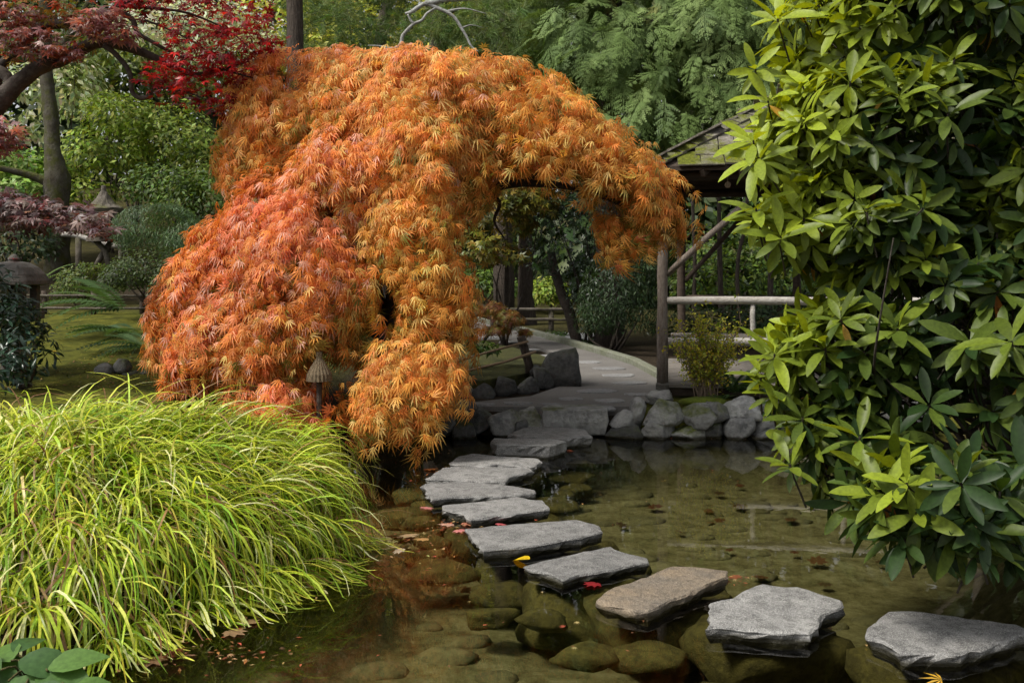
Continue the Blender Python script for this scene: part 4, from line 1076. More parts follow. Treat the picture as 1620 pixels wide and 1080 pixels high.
# under the arch
bush('holly_bush', 'dark glossy holly like bush with a leaning trunk under the maple arch', 'shrub', [(920, 390, 18.5, 75, 85, .9), (880, 330, 18.8, 70, 55, .9), (960, 450, 18.2, 60, 70, .8), (990, 350, 18.5, 60, 60, .8)], [(.022, .042, .02), (.035, .06, .028), (.05, .08, .045)], 7500, .075, 'gloss_leaf', lump=.2)
bush('conifer_bush', 'dark drooping conifer between the holly bush and the shelter post', 'shrub', [(985, 480, 16.7, 62, 75, .6), (1010, 420, 16.9, 45, 60, .5), (945, 505, 17.3, 42, 36, .5)], [(.028, .05, .02), (.04, .07, .026)], 9000, .075, temps=[t_simple(.14, .02, .5)], droop=1.0, lump=.22, lf=4)
bush('yellow_maple', 'yellow green maple hanging behind the orange arch', 'tree', [(790, 350, 17.5, 65, 40, .8), (760, 400, 17.2, 50, 30, .7), (830, 320, 17.8, 60, 35, .8), (810, 405, 17.4, 45, 22, .7)], [(.20, .19, .022), (.13, .15, .02), (.26, .20, .03), (.08, .10, .018)], 3000, .13, 'star', temps=T_STAR, gap=-.1)
bush('green_shrub', 'sunlit green ground shrubs far back under the arch, left of the thick trunk', 'shrub', [(770, 455, 27, 60, 25, 1.2), (740, 430, 29, 60, 30, 1.2)], MG, 2600, .16)
bush('green_shrub', 'bright green shrub far back right of the thick trunk', 'shrub', [(865, 465, 28, 38, 24, 1.)], YG, 1300, .16)
bush('green_shrub', 'green shrubbery seen through the open back of the shelter', 'shrub', [(1110, 450, 24, 60, 40, 1.2), (1180, 440, 24, 70, 50, 1.2), (1260, 450, 24, 70, 50, 1.2), (1150, 400, 26, 90, 40, 1.2)], [(.07, .12, .02), (.13, .19, .03), (.03, .055, .014)], 5200, .15, gap=-.35)
bush('dark_shrub', 'dark foliage beneath the shelter rail behind the bench', 'shrub', [(1120, 520, 18, 80, 38, .9), (1220, 510, 18, 80, 45, .9), (1330, 500, 18, 90, 50, .9)], DG, 4200, .11)
bush('dark_shrub', 'dark evergreen mass behind the right half of the rhododendron', 'shrub', [(1450, 480, 16.5, 130, 130, 1.2), (1600, 420, 15.5, 150, 180, 1.2), (1560, 600, 13.0, 160, 80, .9)], DG, 8000, .12)
# small maple on the moss bed
t = bush('small_maple', 'knee high bonsai like maple with bronze leaves on the moss bed', 'small tree', [(770, 490, 13.2, 32, 18, .3), (805, 505, 13.1, 26, 16, .28), (745, 480, 13.3, 24, 14, .25), (785, 522, 13.0, 26, 9, .25), (830, 525, 13.1, 14, 8, .2)],
         [(.20, .10, .025), (.26, .13, .03), (.13, .12, .02), (.14, .05, .025)], 1500, .075, 'lace', temps=T_LACE, stems=False, droop=.5)
tree_wood(t, 'trunk', [([W(757, 556, 13.1), W(748, 535, 13.1), W(738, 508, 13.1), W(742, 488, 13.2)], (.035, .03, .022, .012)), ([W(757, 553, 13.1), W(768, 535, 13.1), W(790, 515, 13.1), W(806, 505, 13.1)], (.03, .022, .015, .008)), ([W(738, 508, 13.1), W(726, 492, 13.1)], (.015, .006))], M['dark_bark'])
bush('leafy_plant', 'small green plant at the foot of the bronze maple', 'plant', [(738, 540, 12.8, 18, 12, .15), (765, 550, 12.8, 20, 9, .15)], MG, 220, .09, stems=False)
bush('leafy_plant', 'low leafy weeds beyond the kerb below the holly bush', 'plant', [(880, 530, 20.2, 26, 9, .3), (925, 545, 18.4, 26, 8, .25)], [(.08, .14, .03), (.05, .09, .02)], 420, .1, stems=False)
bush('red_shrub', 'scarlet shrub glimpsed behind the orange maple', 'shrub', [(732, 452, 16.5, 13, 13, .15)], [(.5, .02, .03), (.35, .012, .02)], 160, .09, 'star', temps=T_STAR)

# pine behind the maple's crown
bush('pine_tree', 'soft needled pine behind the top of the orange maple', 'tree', [(520, 70, 17, 85, 60, 1.1), (600, 60, 17.5, 80, 55, 1.1), (680, 70, 17.5, 80, 55, 1.1), (760, 60, 17, 70, 65, 1.), (560, -10, 18, 120, 60, 1.2)], [(.10, .16, .045), (.13, .20, .055), (.18, .23, .075)], 4200, .26, temps=[t_needles(14, 1), t_needles(18, 2)], gap=-.35, droop=.4, up=.2)
bush('yellow_shrub', 'glowing yellow green foliage far behind the pine', 'tree', [(560, 90, 30, 130, 55, 2.), (690, 95, 30, 90, 50, 2.), (440, 40, 31, 90, 70, 2.), (600, 20, 32, 150, 60, 2)], [(.46, .48, .04), (.32, .38, .03), (.52, .50, .10)], 5500, .24)

def trunk(name, label, pts, rad, mat, cat='tree', seg=14):
    t = thing(name, label, cat, pts[0]); tree_wood(t, 'trunk', [(pts, rad)], mat, seg, .12); return t
def on_ground(px, Y, dz=-.1):
    x = (px - 810) / FPX * Y; return np.array([x, Y, gz1(x, Y) + dz])
# conifers: trunk plus hanging sprays
FR = []
fcols = [(.13, .195, .058), (.165, .245, .075), (.095, .15, .045), (.21, .29, .10)]
for k in range(8):
    tv, tf = t_frond(8 + k % 3, k, .40 + .04 * (k % 4)); me = make_mesh('frond', tv, tf, np.repeat(np.array([fcols[k % 4]]), len(tv), 0)); me.materials.append(M['frond']); FR.append((me, tv, tf))
def cedar(label, px, Y, blobs, n, nobj, size, tilt=.0, tr=.26, trpx=None):
    base = on_ground(px, Y); t = thing('cedar_tree', label, 'tree', base, 'cedars behind the shelter')
    tree_wood(t, 'trunk', [([base, base + [0, 0, 4], base + [.1, 0, 9], base + [.1, 0, 13]], (tr, tr * .85, tr * .5, .05))], M['bark'], 14, .12)
    P_, A_, N_ = [], [], []
    E = [(W(a, b, YY_), np.array([c * YY_ / FPX, f, d * YY_ / FPX])) for a, b, YY_, c, d, f in blobs]; tot = sum(e[1][0] * e[1][2] for e in E)
    for i, (c, r) in enumerate(E):
        m = int(n * r[0] * r[2] / tot); P, Nn, D = ell_sample(m, c, r, -.75, .16, 1.8, .5, i + int(px)); k = ~inside(P, E, i, .68); P, Nn = P[k], Nn[k]
        A = nrm(Nn * [1., 1., .2] + [0, 0, -.55] + rng.normal(size=P.shape) * .35); P_.append(P); A_.append(A); N_.append(nrm(np.c_[Nn[:, :2] * .8, np.full(len(P), .75)] + rng.normal(size=P.shape) * .25))
    P, A, Nn = np.vstack(P_), np.vstack(A_), np.vstack(N_); a, b, nn = frames(Nn, A); sz = size * rng.uniform(.65, 1.25, len(P))
    vis = (np.abs(P[:, 0] / P[:, 1]) < .53) & ((P[:, 2] - HC) / P[:, 1] < .30); sc = np.where(vis, 1, 0) * (sz / P[:, 1]) * (1.4 - .4 * (P[:, 1] - P[:, 1].min()))
    o = np.argsort(-sc)[:nobj]; tk = np.zeros(len(P), bool); tk[o] = True
    for q in o: place('frond', FR[rng.integers(8)][0], t, P[q], np.c_[a[q], b[q], nn[q]], float(sz[q]))
    r_ = ~tk; cc = palette(fcols, int(r_.sum()), None, .15)
    V, F, C = scatter([(x[1], x[2]) for x in FR[:4]], P[r_], A[r_], Nn[r_], sz[r_], cc); foliage('fronds', M['frond'], V, F, C, t)
    L = []
    for c, r in E:
        s = np.array([base[0], base[1], c[2] + .4]); L.append(([s, (s + c) / 2 + [0, 0, .15], c + r * [.0, -.5, -.2]], (.05, .035, .012)))
    tree_wood(t, 'branch', L, M['dark_bark'], 6)
    return t
cedar('big feathery cedar with hanging sprays between the maple crown and the shelter roof', 965, 18.2, [(990, 90, 16.0, 110, 80, .9), (1010, 190, 15.6, 90, 55, .7), (1070, 170, 15.4, 70, 60, .7), (930, 60, 16.4, 90, 70, .9), (1060, 40, 16.4, 100, 70, .9), (1000, -110, 17, 180, 120, 1.4), (1000, -330, 17.2, 140, 140, 1.2)], 1500, 290, .58)
cedar('cedar standing close above the shelter roof, left of the rhododendron', 1430, 17.2, [(1140, 60, 15.6, 80, 80, .8), (1160, 140, 15.4, 70, 50, .7), (1200, 20, 15.8, 90, 80, .8), (1230, 120, 15.8, 80, 70, .8), (1190, -130, 16.4, 150, 120, 1.2), (1200, -330, 16.6, 120, 140, 1.)], 1300, 280, .56)
cedar('cedar at the back with finer sprays above the right shoulder of the orange maple', 690, 21.0, [(830, 60, 18.6, 90, 70, 1.), (870, 110, 18.2, 80, 55, .9), (770, 20, 19, 80, 70, 1.), (900, 10, 18.8, 90, 70, 1.), (840, -130, 19.2, 170, 110, 1.5), (840, -320, 19.4, 130, 130, 1.2)], 1400, 260, .52)

t = trunk('mossy_tree', 'grey tree trunk with a moss covered swollen lower half on the left slope', [on_ground(90, 19.2), W(92, 390, 19.2), W(90, 330, 19.2), W(90, 280, 19.2), W(84, 240, 19.2), W(80, 180, 19.3), W(73, 110, 19.4), W(72, 20, 19.5), W(70, -160, 19.8)], (.25, .21, .21, .24, .15, .14, .12, .12, .1), M['moss_bark'])
tree_wood(t, 'branch', [([W(85, 292, 19.2), W(40, 275, 19.0), W(-20, 262, 18.6)], (.1, .07, .05)), ([W(74, 100, 19.4), W(120, 40, 19.6), W(160, -40, 20)], (.08, .06, .03))], M['moss_bark'])
bush('dark_shrub', 'leafy crown of the mossy tree high at the left edge', 'tree', [(60, -160, 20, 220, 110, 2.)], MG, 3000, .2, stems=False)
trunk('conifer_tree', 'tall furrowed brown trunk rising behind the left shoulder of the orange maple', [on_ground(470, 15.6), W(468, 200, 15.6), W(467, 40, 15.6), W(466, -200, 15.6)], (.2, .14, .125, .11), M['bark'])
trunk('conifer_tree', 'grey trunk behind the pine above the middle of the orange crown', [on_ground(797, 23.5), W(797, 150, 23.5), W(797, 30, 23.5), W(797, -200, 23.5)], (.25, .2, .17, .14), M['bark'])
trunk('conifer_tree', 'thin dark trunk leaning at the top left of the white branch', [on_ground(570, 24.5), W(600, 80, 24.5), W(614, 0, 24.5), W(640, -150, 24.5)], (.2, .15, .13, .1), M['bark'])
trunk('conifer_tree', 'thick dark trunk far down the path under the arch', [on_ground(833, 24), W(832, 480, 24), W(831, 420, 24), W(830, 300, 24), W(828, 0, 24)], (.28, .19, .165, .15, .13), M['bark'])
for lab, px, Y, r in (('slim dark trunk directly behind the corner of the shelter bench', 1143, 21, .06), ('slim dark trunk just left of the rail baluster behind the shelter', 1172, 22, .05), ('slim dark trunk behind the middle of the shelter', 1215, 22, .07), ('slim dark trunk in the gap between the two shelter posts', 1096, 23, .05)):
    trunk('slim_tree', lab, [on_ground(px, Y), W(px + rng.uniform(-6, 6), 420, Y), W(px + rng.uniform(-12, 12), 330, Y), W(px + rng.uniform(-20, 20), 150, Y)], (r, r * .9, r * .75, r * .5), M['bark'], 'tree', 9)
t = trunk('leaning_tree', 'leaning dark trunk below the holly bush beyond the kerb', [on_ground(916, 18.3), W(902, 500, 18.3), W(884, 450, 18.4), W(872, 400, 18.5)], (.11, .1, .085, .07), M['dark_bark'])
# bare white branch
t = thing('bare_branch', 'bare white lichened branch bending down onto the orange crown', 'branch', W(673, 5, 14.5))
def pl(pts, Y): return [W(x, y, Y) for x, y in pts]
tree_wood(t, 'limb', [(pl([(757, 82), (746, 74), (738, 58), (730, 45), (720, 29), (706, 19), (689, 12), (673, 6), (651, 19), (641, 22)], 14.5), (.012, .016, .019, .022, .024, .026, .03, .034, .03, .016)),
                      (pl([(700, 0), (685, 4), (673, 6)], 14.5), (.03, .04, .045)), (pl([(830, -40), (760, -8), (700, 0)], 14.7), (.05, .05, .04))], M['pale_branch'])
tree_wood(t, 'limb', [(pl([(689, 13), (675, 22), (668, 32), (655, 38), (646, 46), (637, 57), (634, 70), (622, 77), (600, 73), (582, 72)], 14.4), (.014, .018, .02, .022, .024, .026, .026, .018, .012, .005)),
                      (pl([(645, 23), (650, 33), (655, 38)], 14.4), (.012, .018, .02)), (pl([(706, 19), (735, 14), (770, 22)], 14.6), (.02, .012, .004)), (pl([(730, 45), (745, 40), (765, 44)], 14.6), (.014, .009, .003))], M['pale_branch'])

# ---- red maple reaching in from the left
rm = thing('red_maple', 'dark limbed maple reaching in from the left with crimson and purple leaves', 'tree', on_ground(-150, 10.6, -.1))
B = lambda pts, Y=10.0: [W(x, y, Y) for x, y in pts]
tree_wood(rm, 'limb', [([on_ground(-150, 10.6)] + B([(-110, 300), (-30, 195), (20, 140), (60, 108), (105, 90), (150, 68), (190, 72), (232, 86), (275, 105), (310, 118), (350, 110), (392, 98)]), (.2, .15, .11, .09, .078, .07, .06, .05, .042, .034, .028, .018, .006)),
                       (B([(-80, 230), (-10, 130), (5, 100), (30, 80)], 10.2), (.09, .07, .05, .03)), (B([(20, 140), (8, 118), (-20, 100)]), (.07, .055, .04)),
                       (B([(150, 68), (150, 50), (180, 20), (205, -10), (230, -60)], 10.1), (.07, .06, .055, .05, .04)), (B([(30, 80), (60, 45), (110, 38), (150, 50)], 10.2), (.05, .05, .05, .05))], M['dark_bark'])
tree_wood(rm, 'branch', [(B([(165, 72), (185, 88), (205, 115), (209, 145), (222, 155), (238, 152), (245, 140), (280, 142), (330, 158)], 9.8), (.03, .026, .024, .022, .024, .02, .014, .01, .004)),
                         (B([(192, 20), (210, 32), (218, 52), (240, 66), (275, 85), (292, 92)], 9.9), (.03, .026, .022, .02, .014, .006)), (B([(205, 10), (250, 14), (300, 22), (360, 48), (400, 80)], 10.0), (.022, .016, .012, .008, .004)),
                         (B([(350, 108), (380, 118), (402, 124)]), (.018, .01, .004)), (B([(230, 32), (270, 48), (320, 75), (350, 100)], 9.9), (.012, .01, .007, .003)), (B([(-40, 310), (40, 322), (110, 330), (170, 338)], 9.4), (.03, .022, .014, .004)), (B([(60, 322), (90, 345), (130, 352)], 9.4), (.014, .01, .004))], M['dark_bark'])
def sprays(blobs, cols, n, size, temps, mat='star', flat=.35, w=None):
    tot = sum(b[3] * b[4] for b in blobs); Vs, Fs, Cs = [], [], []; off = 0
    for a, b, Y, c, d, f in blobs:
        m = int(n * c * d / tot); cc = W(a, b, Y); r = np.array([c * Y / FPX, f, d * Y / FPX])
        d0 = nrm(rng.normal(size=(m, 3))) * rng.random((m, 1)) ** .45; P = cc + d0 * r
        P[:, 2] += .05 * np.round(vnoise(P * [1, 1, 0], 3, 8) * 2)
        k = vnoise(P, 6., 9) > -.45 + .3 * rng.normal(size=m); P, d0 = P[k], d0[k]; m = len(P)
        A = nrm(np.c_[d0[:, :2] + rng.normal(size=(m, 2)) * .7, np.full(m, -.3)]); N_ = nrm(rng.normal(size=(m, 3)) * flat + [0, -.25, 1])
        V, F, C = scatter(temps, P, A, N_, size * rng.uniform(.7, 1.3, m), palette(cols, m, w)); Vs.append(V); Fs.append(F + off); Cs.append(C); off += len(V)
    return np.vstack(Vs), np.vstack(Fs), np.vstack(Cs)
V, F, C = sprays([(330, 20, 10, 110, 35, .7), (395, 65, 10, 55, 45, .6), (300, 75, 9.9, 55, 22, .5), (330, 105, 9.9, 70, 25, .5), (280, 130, 9.8, 55, 20, .5), (300, 160, 9.8, 65, 20, .5), (250, 145, 9.8, 30, 14, .4), (370, 130, 10, 40, 26, .5), (300, -60, 10.2, 180, 60, 1.), (350, 175, 9.9, 40, 16, .4), (425, 90, 10.1, 24, 16, .4), (225, 20, 9.9, 40, 18, .4)],
                 [(.40, .012, .014), (.30, .008, .012), (.50, .025, .018), (.18, .008, .012)], 2700, .08, T_STAR)
foliage('crimson_leaves', M['star'], V, F, C, rm)
V, F, C = sprays([(45, 52, 9.7, 75, 12, .4), (160, 38, 9.6, 40, 24, .35), (195, 62, 9.6, 24, 16, .25), (20, 15, 9.8, 60, 14, .4), (-10, 205, 9.5, 45, 32, .4), (90, 75, 9.7, 50, 10, .4)], [(.34, .19, .19), (.22, .09, .09), (.44, .30, .28), (.34, .09, .05)], 1000, .085, T_STAR)
foliage('purple_leaves', M['star'], V, F, C, rm)
V, F, C = sprays([(40, 8, 9.9, 75, 14, .5), (105, 18, 9.9, 50, 22, .5), (140, 55, 9.8, 26, 14, .3), (90, -60, 10.2, 190, 60, 1.0), (15, 70, 9.9, 30, 14, .3)], [(.22, .19, .025), (.30, .13, .03), (.14, .13, .02), (.34, .06, .03)], 1300, .08, T_STAR)
foliage('turning_leaves', M['star'], V, F, C, rm)
V, F, C = sprays([(60, 325, 9.4, 85, 22, .5), (10, 310, 9.5, 70, 22, .5), (135, 345, 9.3, 45, 18, .35), (40, 345, 9.3, 70, 14, .4), (165, 365, 9.3, 18, 14, .25), (-30, 330, 9.5, 70, 40, .5)], [(.19, .145, .14), (.13, .09, .09), (.27, .20, .19), (.16, .05, .05)], 1150, .085, T_STAR)
foliage('dusky_leaves', M['star'], V, F, C, rm)

# ---- forest behind everything
WALL = [(-700, 34), (-380, 33), (-120, 35), (120, 36), (330, 38), (540, 40), (740, 37), (930, 31), (1110, 30), (1300, 28), (1500, 25), (1740, 24), (2050, 24)]  # outermost trees lie out of view, added to block low sky light
WN = ['beyond the left edge', 'far left', 'behind the white dogwood', 'behind the leafy slope', 'behind the crimson maple canopy', 'behind the brown trunk', 'behind the pine', 'behind the finer cedar', 'behind the big cedar', 'behind the shelter roof', 'behind the rhododendron', 'right of the rhododendron', 'beyond the right edge']
for (px, Y), nm in zip(WALL, WN):
    x = (px - 810) / FPX * Y; base = np.array([x, Y, gz1(x, Y) - .2]); t = thing('forest_tree', 'tall dark green tree ' + nm, 'tree', base, 'trees closing off the garden')
    h = rng.uniform(12, 15); E = [(base + np.array([rng.normal() * .5, rng.normal() * .4, z]), np.array([r_, r_ * .8, 2.6])) for z, r_ in ((2.2, 3.2), (5.2, 3.5), (8.4, 3.0), (11.2, 2.2), (h, 1.2))]
    Vs, Fs, Cs = [], [], []; off = 0
    for i, (c, r) in enumerate(E):
        P, Nn, D = ell_sample(1500 if i < 4 else 500, c, r, -.9, .18, 1.0, .6, i + px % 13); k = ~inside(P, E, i, .7); P, Nn = P[k], Nn[k]; q = len(P)
        V, F, C = scatter([t_simple(.34, .08, .2)], P, nrm(Nn + rng.normal(size=(q, 3)) * .6 + [0, 0, -.5]), nrm(Nn + [0, 0, .6] + rng.normal(size=(q, 3)) * .4), .42 * rng.uniform(.6, 1.3, q), palette([(.028, .052, .016), (.045, .08, .022), (.07, .105, .026)], q)); Vs.append(V); Fs.append(F + off); Cs.append(C); off += len(V)
    foliage('crown', M['leaf'], np.vstack(Vs), np.vstack(Fs), np.vstack(Cs), t)
    tree_wood(t, 'trunk', [([base, base + [0, 0, 5], base + [0, 0, h]], (.3, .24, .06))], M['bark'])

# ------------------------------------------------------------------ small plants
FE = []
for k, c in enumerate(((.05, .10, .035), (.07, .13, .04), (.10, .16, .045), (.035, .07, .03))):
    tv, tf = t_fern(16 + k % 2); me = make_mesh('frond', tv, tf, np.repeat(np.array([c]), len(tv), 0)); me.materials.append(M['leaf']); FE.append(me)
def fern(label, p, n, size, az=None, cs=(0, 1), spread=math.pi, lift=.55):
    t = thing('fern', label, 'fern', p)
    for k in range(n):
        a = (az if az is not None else 0) + (rng.uniform(-spread, spread) if az is not None else k * 6.283 / n + rng.normal() * .2); el = rng.uniform(lift - .25, lift + .25)
        A = np.array([[math.cos(a) * math.cos(el), math.sin(a) * math.cos(el), math.sin(el)]]); N_ = np.array([[-math.cos(a) * math.sin(el), -math.sin(a) * math.sin(el), math.cos(el)]]) + rng.normal(size=(1, 3)) * .1
        aa, bb, nn = frames(N_, A); place('frond', FE[cs[int(rng.integers(len(cs)))]], t, np.asarray(p) + [rng.normal() * .02, rng.normal() * .02, 0], np.c_[aa[0], bb[0], nn[0]], size * rng.uniform(.75, 1.2))
fern('sword fern beside the twiggy yellow shrub at the shelter', W(1165, 622, 10.85), 12, .48, None, (0, 1, 3), lift=.75)
fern('tiny bright fern on the mossy ledge of the rock wall', W(1140, 633, 10.6), 8, .16, None, (1, 2))
fern('small fern among the wall rocks next to the rhododendron leaves', W(1215, 625, 10.6), 8, .3, None, (1, 0))
fern('tall fern spreading beside the low fence, left of the orange maple', on_ground(195, 13.5, .02) + [0, 0, .35], 9, 1.0, 3.4, (1, 2), 1.0, .35)
fern('middle fern of the three between moss lawn and maple', on_ground(215, 12.0, .02) + [0, 0, .18], 9, .75, 3.6, (1, 0), 1.1, .3)
fern('lowest fern at the moss lawn edge touching the maple', on_ground(232, 11.2, .02) + [0, 0, .16], 9, .6, 3.6, (0, 1), 1.2, .3)
fern('pale fern behind the stone lantern roof', on_ground(55, 17.5, .02) + [0, 0, .2], 8, .7, None, (2,), lift=.7)

# twiggy barberry like shrub at the shelter
ts_ = thing('twiggy_shrub', 'twiggy shrub with tiny yellow green leaves in front of the shelter bench', 'shrub', W(1118, 632, 10.7)); b0 = W(1118, 632, 10.7); L = []; tips = []
for k in range(54):
    a = rng.uniform(0, 6.28); sp = rng.uniform(.1, .46); hgt = rng.uniform(.55, .97); e = b0 + np.array([math.cos(a) * sp, math.sin(a) * sp * .7, hgt * (1 - .25 * sp)])
    s = b0 + np.array([rng.normal() * .05, rng.normal() * .05, -.05]); md = (s + e) / 2 + np.array([math.cos(a), math.sin(a), 0]) * -.05 + rng.normal(size=3) * .03
    L.append(([s, md, e], (.007, .005, .0018)))
    for f in np.linspace(.4, 1, 10):
        q = s * (1 - f) ** 2 + 2 * md * f * (1 - f) + e * f * f; tips.append(q)
        if rng.random() < .5:
            e2 = q + rng.normal(size=3) * .09 + [0, 0, .04]; L.append(([q, (q + e2) / 2, e2], (.003, .002, .001))); tips += [q + (e2 - q) * g for g in (.5, .8, 1)]
tree_wood(ts_, 'stem', L, surf_mat('twig_bark', (.12, .085, .06), (.2, .15, .11), 20), 5)
tp = np.repeat(np.array(tips), 3, 0); tp = tp + rng.normal(size=tp.shape) * .016; n = len(tp)
V, F, C = scatter(T_SMALL, tp, rng.normal(size=(n, 3)), rng.normal(size=(n, 3)) + [0, 0, .8], rng.uniform(.024, .046, n), palette([(.46, .44, .04), (.34, .37, .04), (.55, .46, .06), (.20, .25, .03)], n)); foliage('leaves', M['leaf'], V, F, C, ts_)

# hosta at the lower left corner
ho = thing('hosta', 'broad leaved hosta at the lower left corner below the grass', 'plant', (-1.75, 3.62, .2)); hm = []
for k in range(6):
    tv, tf = T_HOSTA[k % 3]; me = make_mesh('leaf', tv, tf, np.repeat(np.array([((.05, .11, .03), (.07, .14, .035), (.10, .19, .04))[k // 2]]), len(tv), 0), True); me.materials.append(M['rhodo']); hm.append(me)
HL = [(20, 1050, 3.55, .20, -2.6, 0), (60, 1040, 3.5, .22, -.2, 1), (85, 1060, 3.45, .24, -.5, 2), (110, 1050, 3.5, .2, .35, 5), (30, 1075, 3.4, .26, -.9, 3), (0, 1085, 3.4, .25, -1.4, 1), (60, 1090, 3.35, .24, -.6, 0), (5, 1030, 3.6, .2, 2.4, 4), (140, 1085, 3.4, .16, .2, 4), (40, 1020, 3.65, .17, 1.4, 1), (120, 1100, 3.4, .2, -.9, 2), (-30, 1050, 3.5, .22, 3.0, 2), (170, 1100, 3.4, .14, -.2, 5)]
for px, py, Y, s, a, j in HL:
    p = W(px, py, Y); el = rng.uniform(.1, .35); A = np.array([[math.cos(a) * math.cos(el), math.sin(a) * math.cos(el), math.sin(el)]]); N_ = np.array([[-.15 * math.cos(a), -.35, .9]]); aa, bb, nn = frames(N_, A)
    place('leaf', hm[j], ho, p - A[0] * s * .35, np.c_[aa[0], bb[0], nn[0]], s)
mb = MB()
for px, py, Y, s, a, j in HL: q = W(px, py, Y) - np.array([math.cos(a), math.sin(a), .2]) * s * .35; mb.tube(curve_pts([np.array([-1.72, 3.6, .12]), (np.array([-1.72, 3.6, .3]) + q) / 2, q], 6), .004, 5)
add('stalk', mb.mesh('stalk', True), M['algae_rock'], ho)

# ------------------------------------------------------------------ lanterns, fences
ln = thing('stone_lantern', 'old stone lantern with a rounded roof beside the dark bush at the left edge', 'lantern', W(22, 560, 10.5)); c = W(22, 447, 10.5); s = 10.5 / FPX
def lathe_sq(c, prof, n=4, rot=.785, rnd=8.):
    a = np.linspace(0, 2 * np.pi, 32, endpoint=False); k = (np.abs(np.cos(a)) ** rnd + np.abs(np.sin(a)) ** rnd) ** (-1 / rnd); V = []
    for z, r in prof: V.append(c + np.c_[np.cos(a) * k * r, np.sin(a) * k * r, np.full(32, z)])
    m = len(prof); F = [(i * 32 + j, i * 32 + (j + 1) % 32, i * 32 + 32 + (j + 1) % 32, i * 32 + 32 + j) for i in range(m - 1) for j in range(32)] + [tuple(range(31, -1, -1)), tuple((m - 1) * 32 + j for j in range(32))]
    return MB().put(np.vstack(V), F)
add('roof', lathe_sq(c, [(-.03, .26), (-.015, .325), (.02, .32), (.09, .28), (.16, .22), (.205, .15), (.225, .06)], rnd=3.).mesh('roof'), M['lantern'], ln)
add('finial', lathe_sq(c, [(.22, .05), (.25, .06), (.29, .03), (.3, .01)], rnd=2.).mesh('finial'), M['lantern'], ln)
for dx in (-1, 1):
    for dy in (-1, 1): add('pillar', MB().box(c + [dx * .15, dy * .15, -.17], (.075, .075, .28), bev=.01).mesh('pillar'), M['lantern'], ln)
add('light_box', MB().box(c + [0, 0, -.17], (.17, .17, .275), bev=.01).mesh('light_box'), M['shelter_dark'], ln)
add('platform', lathe_sq(c, [(-.42, .16), (-.38, .26), (-.315, .26), (-.31, .24)], rnd=4.).mesh('platform'), M['lantern'], ln)
add('pedestal', lathe_sq(c, [(-1.15, .17), (-1.0, .12), (-.5, .11), (-.42, .13)], rnd=3.).mesh('pedestal'), M['lantern'], ln)
tag(add('fallen_leaf', make_mesh('fallen_leaf', *(lambda s: (np.asarray(W(18, 410, 10.42)) + s[0] * .09 + [0, 0, .012], s[1]))(T_STAR[0]), np.repeat([[.45, .03, .05]], 20, 0)), M['star']), 'red maple leaf lying on the stone lantern roof', 'leaf')

rl = thing('rustic_lantern', 'rustic log lantern on crossed legs with a mossy conical roof', 'lantern', on_ground(160, 18.5)); Y = 18.5; q = lambda x, y, dy=0.: W(x, y, Y + dy)
mb = MB(); a = np.linspace(0, 2 * np.pi, 24, endpoint=False); cR = q(164, 331); V = []
for z, r in ((-.06, .34), (.0, .37), (.03, .34), (.09, .22), (.2, .13), (.3, .07), (.34, .05), (.43, .045)): V.append(cR + np.c_[np.cos(a) * r * (1 + .03 * rng.normal(size=24)), np.sin(a) * r, np.full(24, z + .0) + .012 * rng.normal(size=24)])
mb.put(np.vstack(V), [(i * 24 + j, i * 24 + (j + 1) % 24, i * 24 + 24 + (j + 1) % 24, i * 24 + 24 + j) for i in range(7) for j in range(24)] + [tuple(range(23, -1, -1)), tuple(168 + j for j in range(24))]); add('roof', mb.mesh('roof'), M['old_wood'], rl)
for x0, x1, dy in ((184, 183, -.15), (142, 143, -.15), (182, 181, .2), (145, 146, .2), (160, 161, -.28)): add('post', MB().tube([q(x0, 376, dy), q(x1, 333, dy)], .04, 8, .1).mesh('post', True), M['old_wood'], rl)
add('brace', MB().tube([q(150, 352, -.2), q(183, 364, -.2)], .035, 8, .1).mesh('brace', True), M['old_wood'], rl)
add('shelf', MB().tube([cR - [0, 0, .60], cR - [0, 0, .53]], .30, 16, .04).mesh('shelf'), M['old_wood'], rl)
add('leg', MB().tube([q(150, 379), q(166, 396), q(174, 412) - [0, 0, .2]], .055, 8, .1).mesh('leg', True), M['old_wood'], rl)
add('leg', MB().tube([q(178, 379, .12), q(164, 398, .12), q(147, 414, .12) - [0, 0, .2]], .055, 8, .1).mesh('leg', True), M['old_wood'], rl)
lr_ = thing('log_rail', 'pale grey log rail on short posts behind the rustic lantern', 'rail', on_ground(125, 19.0))
add('rail', MB().tube(curve_pts([W(98, 371, 19.), W(118, 372, 19), W(150, 381, 19), W(196, 393, 19)], 10), .05, 9, .08).mesh('rail', True), M['pole'] if False else M['rail_log'], lr_)
for x in (124, 192): add('post', MB().tube([on_ground(x, 19.0), W(x, 376 if x < 150 else 392, 19.0)], .055, 9, .08).mesh('post', True), M['old_wood'], lr_)
lf_ = thing('low_fence', 'low dark fence with two thin rails at the back of the moss lawn', 'fence', on_ground(150, 16.0)); z0 = on_ground(150, 16.)
for x in (-10, 70, 148, 225): add('post', MB().tube([on_ground(x, 16.0), np.array([(x - 810) / FPX * 16, 16.0, z0[2] + .48])], .045, 8, .06).mesh('post', True), M['shelter_dark'], lf_)
for h in (.2, .40): add('rail', MB().tube([np.array([(x - 810) / FPX * 15.97, 15.95, z0[2] + h + .01 * rng.normal()]) for x in (-30, 70, 148, 240)], .02, 8, .05).mesh('rail', True), M['old_wood'], lf_)
rf = thing('rope_fence', 'short leaning log post with two thin poles tied to it beside the bronze maple', 'fence', W(836, 574, 12.4)); p0, p1 = W(837, 578, 12.4), W(824, 532, 12.4)
